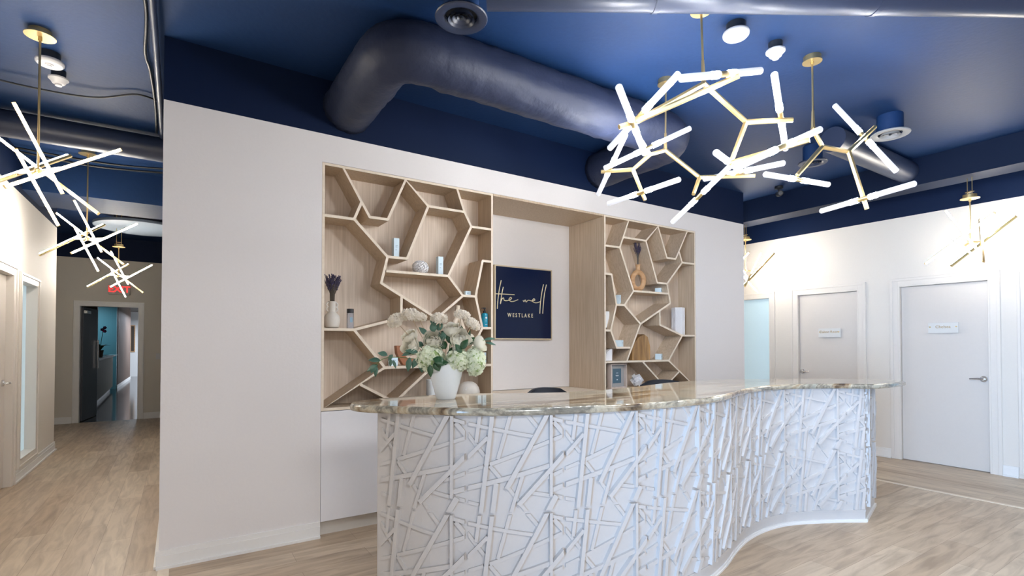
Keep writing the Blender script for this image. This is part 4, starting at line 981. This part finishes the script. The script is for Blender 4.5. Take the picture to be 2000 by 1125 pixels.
branch([on(0.02, 1.33), on(0.03, 1.44, 0), on(0.05, 1.52, -.02)],
       [lf(0.03, 1.45, 100, 0.08, 0.05, 0), lf(0.05, 1.43, 60, 0.08, 0.05, 0), lf(0.00, 1.42, 120, 0.07, 0.05, .01), lf(0.12, 1.45, 40, 0.07, 0.04, 0), lf(0.12, 1.47, 75, 0.07, 0.03, -.02), lf(0.09, 1.50, 90, 0.06, 0.03, -.02), lf(0.07, 1.42, 200, 0.07, 0.05, .02), lf(0.16, 1.46, 5, 0.06, 0.035, 0)],
       'dark green leafy sprig in the middle of the roses', 'leaf_dark', 'leafy_sprig')
branch([on(0.0, 1.30), on(-0.03, 1.35, .07), on(-0.04, 1.36, .10)],
       [lf(-0.06, 1.37, -20, 0.085, 0.055, .11), lf(-0.045, 1.335, 15, 0.075, 0.05, .11), lf(-0.075, 1.335, -85, 0.072, 0.034, .12), lf(-0.05, 1.35, -60, 0.06, 0.05, .11), lf(0.10, 1.42, 60, 0.07, 0.045, .10), lf(0.10, 1.40, 120, 0.06, 0.04, .10)],
       'dark green rose leaves drooping over the front rim of the pot', 'leaf_dark', 'leafy_sprig')

# ------------------------------------------------------------------ stick chandeliers (halls)
STK = [[[-0.298, 0.332, 0.299], [0.318, -0.128, -0.262]], [[-0.084, -0.182, 0.348], [0.124, -0.012, -0.137]], [[-0.08, -0.138, 0.077], [0.083, 0.134, -0.323]], [[0.432, -0.108, 0.19], [-0.07, -0.402, -0.223]], [[0.11, 0.354, 0.23], [-0.385, 0.087, -0.199]]]
def stick_chandelier(x, y, z, ztop, label, rz=0.0, hang=0.0):
    t = thing('stick_chandelier', label, 'chandelier', (x, y, z), rz, 'brass stick chandeliers in the halls')
    h = ztop-z
    bm = B(); lathe(bm, [(0, h), (0.058, h), (0.058, h-0.035), (0.080, h-0.036), (0.080, h-0.042), (0, h-0.042)], seg=36)
    if hang:
        for sx in (-0.03, 0.03): tube(bm, [(sx, 0, h), (sx, 0, h+hang)], 0.004, 6)
        obox(bm, (0, 0, h+0.03), (0.035, 0, 0), (0, 0.02, 0), (0, 0, 0.004))
    obj('canopy', bm, 'brass', t, smooth=True)
    bm = B(); tube(bm, [(0, 0, h-0.042), (0, 0, 0.0)], 0.0065, 12); tube(bm, [(0, 0, h-0.042), (0, 0, h-0.07)], 0.011, 12); obj('rod', bm, 'brass', t, smooth=True)
    cen = Vector((0, 0, -0.005))
    bm = B(); prev = Vector((0, 0, 0.02))
    for i, (a, b_) in enumerate(STK):
        a, b_ = Vector(a), Vector(b_); f = max(0.1, min(0.9, (cen-a).dot(b_-a)/(b_-a).length_squared)); q = a+(b_-a)*f
        tube(bm, [cen, q], 0.008, 8)
    bmesh.ops.create_icosphere(bm, subdivisions=2, radius=0.022, matrix=Matrix.Translation(cen))
    obj('hub', bm, 'brass', t, smooth=True)
    for i, (a, b_) in enumerate(STK):
        a, b_ = Vector(a), Vector(b_); d = (b_-a).normalized(); L_ = (b_-a).length
        # the lit side: towards the hall for most bars, upward for the last one
        side = (Vector((0.2, -0.95, -0.25)) if not rz else Matrix.Rotation(-rz, 3, 'Z') @ Vector((-0.85, -0.45, -0.28))) if i != 4 else Vector((0, 0.3, 1))
        s_ = (side-d*side.dot(d)).normalized(); u_ = d.cross(s_)
        bm = B(); obox(bm, (a+b_)/2+s_*(-0.004), d*(L_/2), s_*0.009, u_*0.0105); o = obj('bar', bm, 'brass', t, bevel=0.0015)
        l0, l1 = ((0.02, 0.62) if i == 0 else (0.02, 0.98))
        bm = B(); tube(bm, [a+d*L_*l0+s_*0.009, a+d*L_*l1+s_*0.009], 0.0072, 10); obj('led_tube', bm, 'led', o, smooth=True)
    return t
stick_chandelier(-0.671, 0.373, 2.567, HC, 'brass stick chandelier nearest the camera in the left hall')
stick_chandelier(-0.719, 2.852, 2.554, HC, 'brass stick chandelier in the middle of the left hall')
stick_chandelier(-0.70, 5.908, 2.513, 2.995, 'brass stick chandelier farthest down the left hall, by the EXIT sign', hang=0.478)
stick_chandelier(6.962, -2.189, 2.516, 3.0, 'brass stick chandelier in the right hall above the Chelsea door', 4.058, hang=0.178)
stick_chandelier(6.962, 0.32, 2.516, 3.0, 'brass stick chandelier half hidden by the corner of the shelving wall', 4.058, hang=0.178)

# ------------------------------------------------------------------ branching chandeliers
def arm(bm, a, b_, r0=0.011, r1=0.009):
    tube(bm, [a, b_], [r0, r1], 6)
def branch_chandelier(x, y, label, nodes, arms, pairs, taper):
    t = thing('branch_chandelier', label, 'chandelier', (x, y, HC), 0, 'branching brass chandeliers above the desk')
    o0 = Vector((x, y, HC)); Nn = {k: Vector(v)-o0 for k, v in nodes.items()}
    bm = B(); lathe(bm, [(0, 0), (0.056, 0), (0.056, -0.032), (0.062, -0.033), (0.062, -0.040), (0, -0.040)], seg=32); obj('canopy', bm, 'brass', t, smooth=True)
    H = Nn['H']
    bm = B(); tube(bm, [(0, 0, -0.04), (H.x*0.6, H.y*0.6, H.z+taper)], 0.0065, 12); tube(bm, [(0, 0, -0.04), (0, 0, -0.055)], 0.011, 12); obj('rod', bm, 'brass', t, smooth=True)
    bm = B(); tube(bm, [(H.x*0.6, H.y*0.6, H.z+taper), (H.x, H.y, H.z)], [0.009, 0.015], 6)
    obj('stem', bm, 'brass', t)
    for a, b_ in arms:
        bm = B(); arm(bm, Nn[a], Nn[b_], 0.0165, 0.0145)
        bmesh.ops.create_icosphere(bm, subdivisions=1, radius=0.0175, matrix=Matrix.Translation(Nn[a]))
        obj('arm', bm, 'brass', t)
    for e1, e2 in pairs:
        a, b_ = Vector(e1)-o0, Vector(e2)-o0; d = (b_-a).normalized(); c = (a+b_)/2; L_ = (b_-a).length
        bm = B(); tube(bm, [c-d*0.045, c+d*0.045], 0.0155, 12); so = obj('socket', bm, 'brass', t, smooth=True)
        for s_, e_ in ((-1, a), (1, b_)):
            bm = B(); tube(bm, [c+d*s_*0.105, e_-d*s_*0.004, e_], [0.019, 0.019, 0.0165], 14); obj('glass_tube', bm, 'tube', so, smooth=True)
            bm = B(); tube(bm, [c+d*s_*0.045, c+d*s_*0.105], 0.019, 14); obj('led_module', bm, 'led_end', so, smooth=True)
    return t
branch_chandelier(2.694, -2.108, 'nearest branching brass chandelier with frosted glass tubes over the desk',
    dict(H=(2.705, -2.115, 3.002), J1=(2.264, -1.966, 2.716), E1=(2.184, -1.937, 2.684), F=(2.517, -2.467, 2.841), J2=(2.937, -2.238, 2.782), E2=(3.131, -2.412, 2.777), J3=(2.889, -2.166, 2.547), G=(3.01, -2.568, 2.579)),
    [('H', 'J1'), ('J1', 'E1'), ('J1', 'F'), ('H', 'J2'), ('J2', 'E2'), ('J2', 'J3'), ('J3', 'G')],
    [((1.954, -2.165, 2.755), (2.543, -1.8, 2.648)), ((2.216, -2.325, 2.825), (2.377, -1.658, 2.692)), ((2.117, -2.417, 2.733), (2.78, -2.426, 2.961)), ((2.76, -2.513, 2.899), (3.374, -2.235, 2.711)), ((3.19, -2.538, 2.69), (2.569, -2.421, 2.387)), ((2.563, -2.294, 2.503), (3.204, -2.027, 2.599))], 0.14)
branch_chandelier(3.2, -1.416, 'middle branching brass chandelier hanging behind the nearest one',
    dict(H=(3.195, -1.412, 2.931), K=(3.057, -1.382, 2.877), T=(2.92, -1.413, 2.96), J6=(2.989, -1.276, 2.782), E1=(2.819, -1.106, 2.782), D=(3.031, -1.358, 2.534), J5=(3.415, -1.552, 2.723), R=(3.649, -1.859, 2.692), D2=(3.293, -1.589, 2.565)),
    [('H', 'K'), ('K', 'T'), ('K', 'J6'), ('J6', 'E1'), ('J6', 'D'), ('H', 'J5'), ('J5', 'R'), ('J5', 'D2')],
    [((2.731, -1.454, 2.934), (3.014, -0.861, 2.696)), ((3.232, -1.612, 3.037), (2.701, -1.267, 2.739)), ((3.008, -1.693, 2.597), (3.002, -0.994, 2.587)), ((3.412, -1.296, 2.429), (3.248, -1.931, 2.673)), ((3.515, -2.147, 2.675), (3.599, -1.458, 2.766))], 0.13)
branch_chandelier(3.815, -2.188, 'rightmost branching brass chandelier with three tube pairs over the desk end',
    dict(H=(3.817, -2.188, 2.96), J7=(3.873, -2.222, 2.837), D=(3.646, -2.165, 2.61), J8=(4.027, -2.322, 2.801), U=(4.262, -2.395, 3.007), V=(4.094, -2.405, 2.388)),
    [('H', 'J7'), ('J7', 'D'), ('J7', 'J8'), ('J8', 'U'), ('J8', 'V')],
    [((4.172, -2.167, 3.229), (4.218, -2.538, 2.636)), ((3.312, -2.132, 2.565), (4.007, -2.197, 2.599)), ((4.178, -2.061, 2.461), (3.964, -2.727, 2.459))], 0.13)

# ------------------------------------------------------------------ ceiling equipment
# wrapped round duct: out of the wall, along it and back in
def corner_path(P, r, n=8):
    out = [Vector(P[0])]
    for i in range(1, len(P)-1):
        p = Vector(P[i]); a = (Vector(P[i-1])-p).normalized(); b_ = (Vector(P[i+1])-p).normalized()
        for k in range(n+1):
            s = k/n; q0 = p+a*r; q1 = p+b_*r; out.append(q0.lerp(p, s).lerp(p.lerp(q1, s), s))
    out.append(Vector(P[-1])); return out
cpth = corner_path([(1.185, -0.004, 3.278), (1.185, -1.04, 3.278), (3.80, -1.04, 3.278), (3.80, -0.004, 3.278)], 0.23, 7)
fine = []
for a, b_ in zip(cpth, cpth[1:]):
    n_ = max(1, int((b_-a).length/0.06)); fine += [a.lerp(b_, k/n_) for k in range(n_)]
fine.append(cpth[-1])
rn = random.Random(5)
bm = B(); tube(bm, fine, [0.180+rn.uniform(-0.003, 0.003)+(0.006 if abs(i % 22) < 1 else 0) for i in range(len(fine))], 40)
from mathutils import noise
for v in bm.verts:
    n1 = noise.noise(Vector((v.co.x*5, v.co.y*5, v.co.z*11))); n2 = abs(noise.noise(Vector((v.co.x*13+3, v.co.y*13, v.co.z*9))))
    axis_c = min(fine, key=lambda q: (q-v.co).length_squared); v.co += (v.co-axis_c).normalized()*(0.006*n1-0.010*max(0, 0.12-n2)/0.12)
o = obj('air_duct', bm, 'navy_duct', smooth=True, angle=180); tag(o, 'thick wrapped navy round duct looping out of the shelving wall', 'duct')
for x in (1.19, 3.80):
    pass
dv = Vector((0.848, -0.53, 0))
def axis_pt(s, z=3.352): return Vector((1.46, -1.685, z))+dv*s
bm = B(); pts = [axis_pt(k*0.25) for k in range(0, 22)]
tube(bm, pts, 0.105, 28)
for s in (0.9, 2.1, 3.3): tube(bm, [axis_pt(s), axis_pt(s+0.03)], 0.109, 28)
o = obj('air_duct', bm, 'navy_metal', smooth=True); tag(o, 'navy round metal duct crossing the ceiling at the top edge', 'duct')
def diffuser(x, y, z, r, label, m='navy_metal', drum=True, group='ceiling air diffusers'):
    t = thing('air_diffuser', label, 'air diffuser', (x, y, z), 0, group)
    bm = B(); prof = [(r*0.60, 0.012), (r*0.70, 0.0), (r*0.97, 0.0), (r, 0.006), (r*0.97, 0.014), (r*0.62, 0.03)]; lathe(bm, prof, seg=40); obj('rim', bm, m, t, smooth=True)
    for k, q in enumerate((0.52, 0.36, 0.20)):
        bm = B(); lathe(bm, [(r*q, -0.004+0.006*k), (r*(q-0.10), 0.022), (r*(q-0.12), 0.020), (r*(q-0.02), -0.006+0.006*k)], seg=36); obj('louvre', bm, m, t, smooth=True)
    bm = B(); lathe(bm, [(0, 0.0), (r*0.07, 0.0), (r*0.07, 0.02), (0, 0.02)], seg=16); lathe(bm, [(0, 0.035), (r*0.62, 0.035)], seg=36); obj('core', bm, 'dark_metal', t, smooth=True)
    bm = B(); lathe(bm, [(r*0.66, 0.014), (r*0.66, HC-z)], seg=36); obj('drum', bm, 'navy', t, smooth=True)
diffuser(1.43, -1.45, 3.30, 0.150, 'navy round air diffuser in front of the wrapped duct', drum=False)
diffuser(5.36, -2.08, 3.30, 0.150, 'pale grey round air diffuser, rightmost on the ceiling', 'mat_grey')
diffuser(5.52, -1.34, 3.30, 0.135, 'dark round air diffuser behind the rightmost chandelier')
bm = B(); tube(bm, [(5.15, -1.70, 3.345), (6.795, -1.70, 3.345)], 0.115, 28); o = obj('air_duct', bm, 'navy_metal', smooth=True); tag(o, 'short pale edged round duct between the right diffusers and the soffit', 'duct')
bm = B(); tube(bm, [(-1.325, 1.98, 3.34), (-0.004, 1.98, 3.34)], 0.115, 28); o = obj('air_duct', bm, 'navy_metal', smooth=True); tag(o, 'dark round duct crossing the left hall ceiling', 'duct')
t = thing('stand_in_disc', 'made-up blue grey disc standing in for a pale patch on the left hall ceiling past the beam', 'stand-in', (-0.42, 5.75, 3.24))  # made-up disc in place of an unidentified pale rounded patch on the ceiling
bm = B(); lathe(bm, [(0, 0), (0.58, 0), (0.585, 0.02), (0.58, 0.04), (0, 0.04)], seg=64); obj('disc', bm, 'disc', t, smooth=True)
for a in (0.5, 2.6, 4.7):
    bm = B(); tube(bm, [(0.4*math.cos(a), 0.4*math.sin(a), 0.04), (0.4*math.cos(a), 0.4*math.sin(a), HC-3.24)], 0.004, 6); obj('hanger', bm, 'dark_metal', t)  # hangers added only to carry the made-up disc
def detector(x, y, label, r, kind):
    t = thing('smoke_detector', label, 'detector', (x, y, HC), 0, 'white ceiling detectors')
    bm = B(); lathe(bm, [(0, 0), (r*0.72, 0), (r*0.72, -0.055), (0, -0.055)], seg=28); obj('mounting_box', bm, 'dark_metal', t, smooth=True)
    bm = B()
    if kind == 0: lathe(bm, [(0, -0.055), (r*0.96, -0.055), (r, -0.062), (r*0.98, -0.075), (r*0.85, -0.086), (0, -0.092)], seg=36)
    else: lathe(bm, [(0, -0.055), (r, -0.055), (r, -0.066), (r*0.80, -0.076), (r*0.62, -0.095), (r*0.45, -0.100), (0, -0.100)], seg=36)
    obj('cover', bm, 'white_plastic', t, smooth=True)
    bm = B()
    if kind == 0:
        lathe(bm, [(r*0.30, -0.088), (r*0.28, -0.096), (0, -0.098)], c=(-0.0, -r*0.25, 0), seg=20); lathe(bm, [(r*0.17, -0.097), (r*0.15, -0.102), (0, -0.103)], c=(0, -r*0.25, 0), seg=16)
    else: lathe(bm, [(r*0.36, -0.100), (r*0.34, -0.112), (0, -0.116)], seg=20)
    obj('sensor', bm, 'white_plastic', t, smooth=True)
detector(3.03, -2.115, 'large white round strobe on the ceiling right of the nearest chandelier rod', 0.080, 0)
detector(3.435, -2.14, 'small white smoke detector between two chandelier rods', 0.060, 1)
detector(-0.672, 0.68, 'large white round strobe in the left hall behind the chandelier rod', 0.080, 0)
detector(-0.668, 0.955, 'small white smoke detector in the left hall beyond the strobe', 0.060, 1)
# small camera / spotlight
t = thing('security_camera', 'small black security camera on the ceiling beside the right soffit', 'camera', (6.53, -0.42, HC))
bm = B(); lathe(bm, [(0, 0), (0.05, 0), (0.05, -0.03), (0, -0.03)], seg=20); tube(bm, [(0, 0, -0.03), (0, 0, -0.07)], 0.012, 10); obj('mount', bm, 'black', t, smooth=True)
bm = B(); tube(bm, [(0.04, 0.03, -0.085), (-0.05, -0.05, -0.105)], 0.034, 16); obj('body', bm, 'black', t, smooth=True)
bm = B(); tube(bm, [(-0.05, -0.05, -0.105), (-0.055, -0.055, -0.106)], 0.024, 16); obj('lens', bm, 'chrome', t, smooth=True)
# conduits and cables on the ceiling of the left hall
def pipe(pts, r, label, m='navy_metal', name='conduit', cat='pipe', group=None):
    bm = B(); tube(bm, smooth_path(pts, 8), r, 10); o = obj(name, bm, m, smooth=True); tag(o, label, cat, group); return o
pipe([(-0.045, -3.5, 3.42), (-0.05, 0.5, 3.42), (-0.055, 1.85, 3.42)], 0.021, 'navy conduit running beside the corner of the shelving wall')
pipe([(-0.105, -0.9, 3.44), (-0.085, -0.3, 3.45), (-0.115, 0.25, 3.45), (-0.098, 0.55, 3.455), (-0.088, 1.2, 3.455), (-0.10, 1.84, 3.45)], 0.010, 'black cable hanging loosely along the navy conduit', 'black', 'cable', 'cable', 'ceiling cables')
pipe([(-1.32, 1.22, 3.44), (-0.9, 1.26, 3.425), (-0.5, 1.22, 3.43), (-0.2, 1.02, 3.45), (-0.03, 1.10, 3.45)], 0.007, 'thin black cable draped across the left hall ceiling', 'black', 'cable', 'cable', 'ceiling cables')
pipe([(-1.32, 3.15, 3.44), (-0.7, 3.18, 3.41), (-0.02, 3.12, 3.44)], 0.012, 'black cable bundle across the left hall, nearest the beam', 'black', 'cable', 'cable', 'ceiling cables')
pipe([(-1.32, 3.02, 3.44), (-0.6, 3.04, 3.42), (-0.02, 2.95, 3.44)], 0.010, 'black cable bundle across the left hall, in front of the nearest one to the beam', 'black', 'cable', 'cable', 'ceiling cables')
pipe([(-1.3, 5.0, 3.40), (-0.7, 5.05, 3.32), (-0.1, 4.95, 3.36), (0, 4.9, 3.40)], 0.008, 'thin black cable sagging beyond the left hall beam', 'black', 'cable', 'cable', 'ceiling cables')
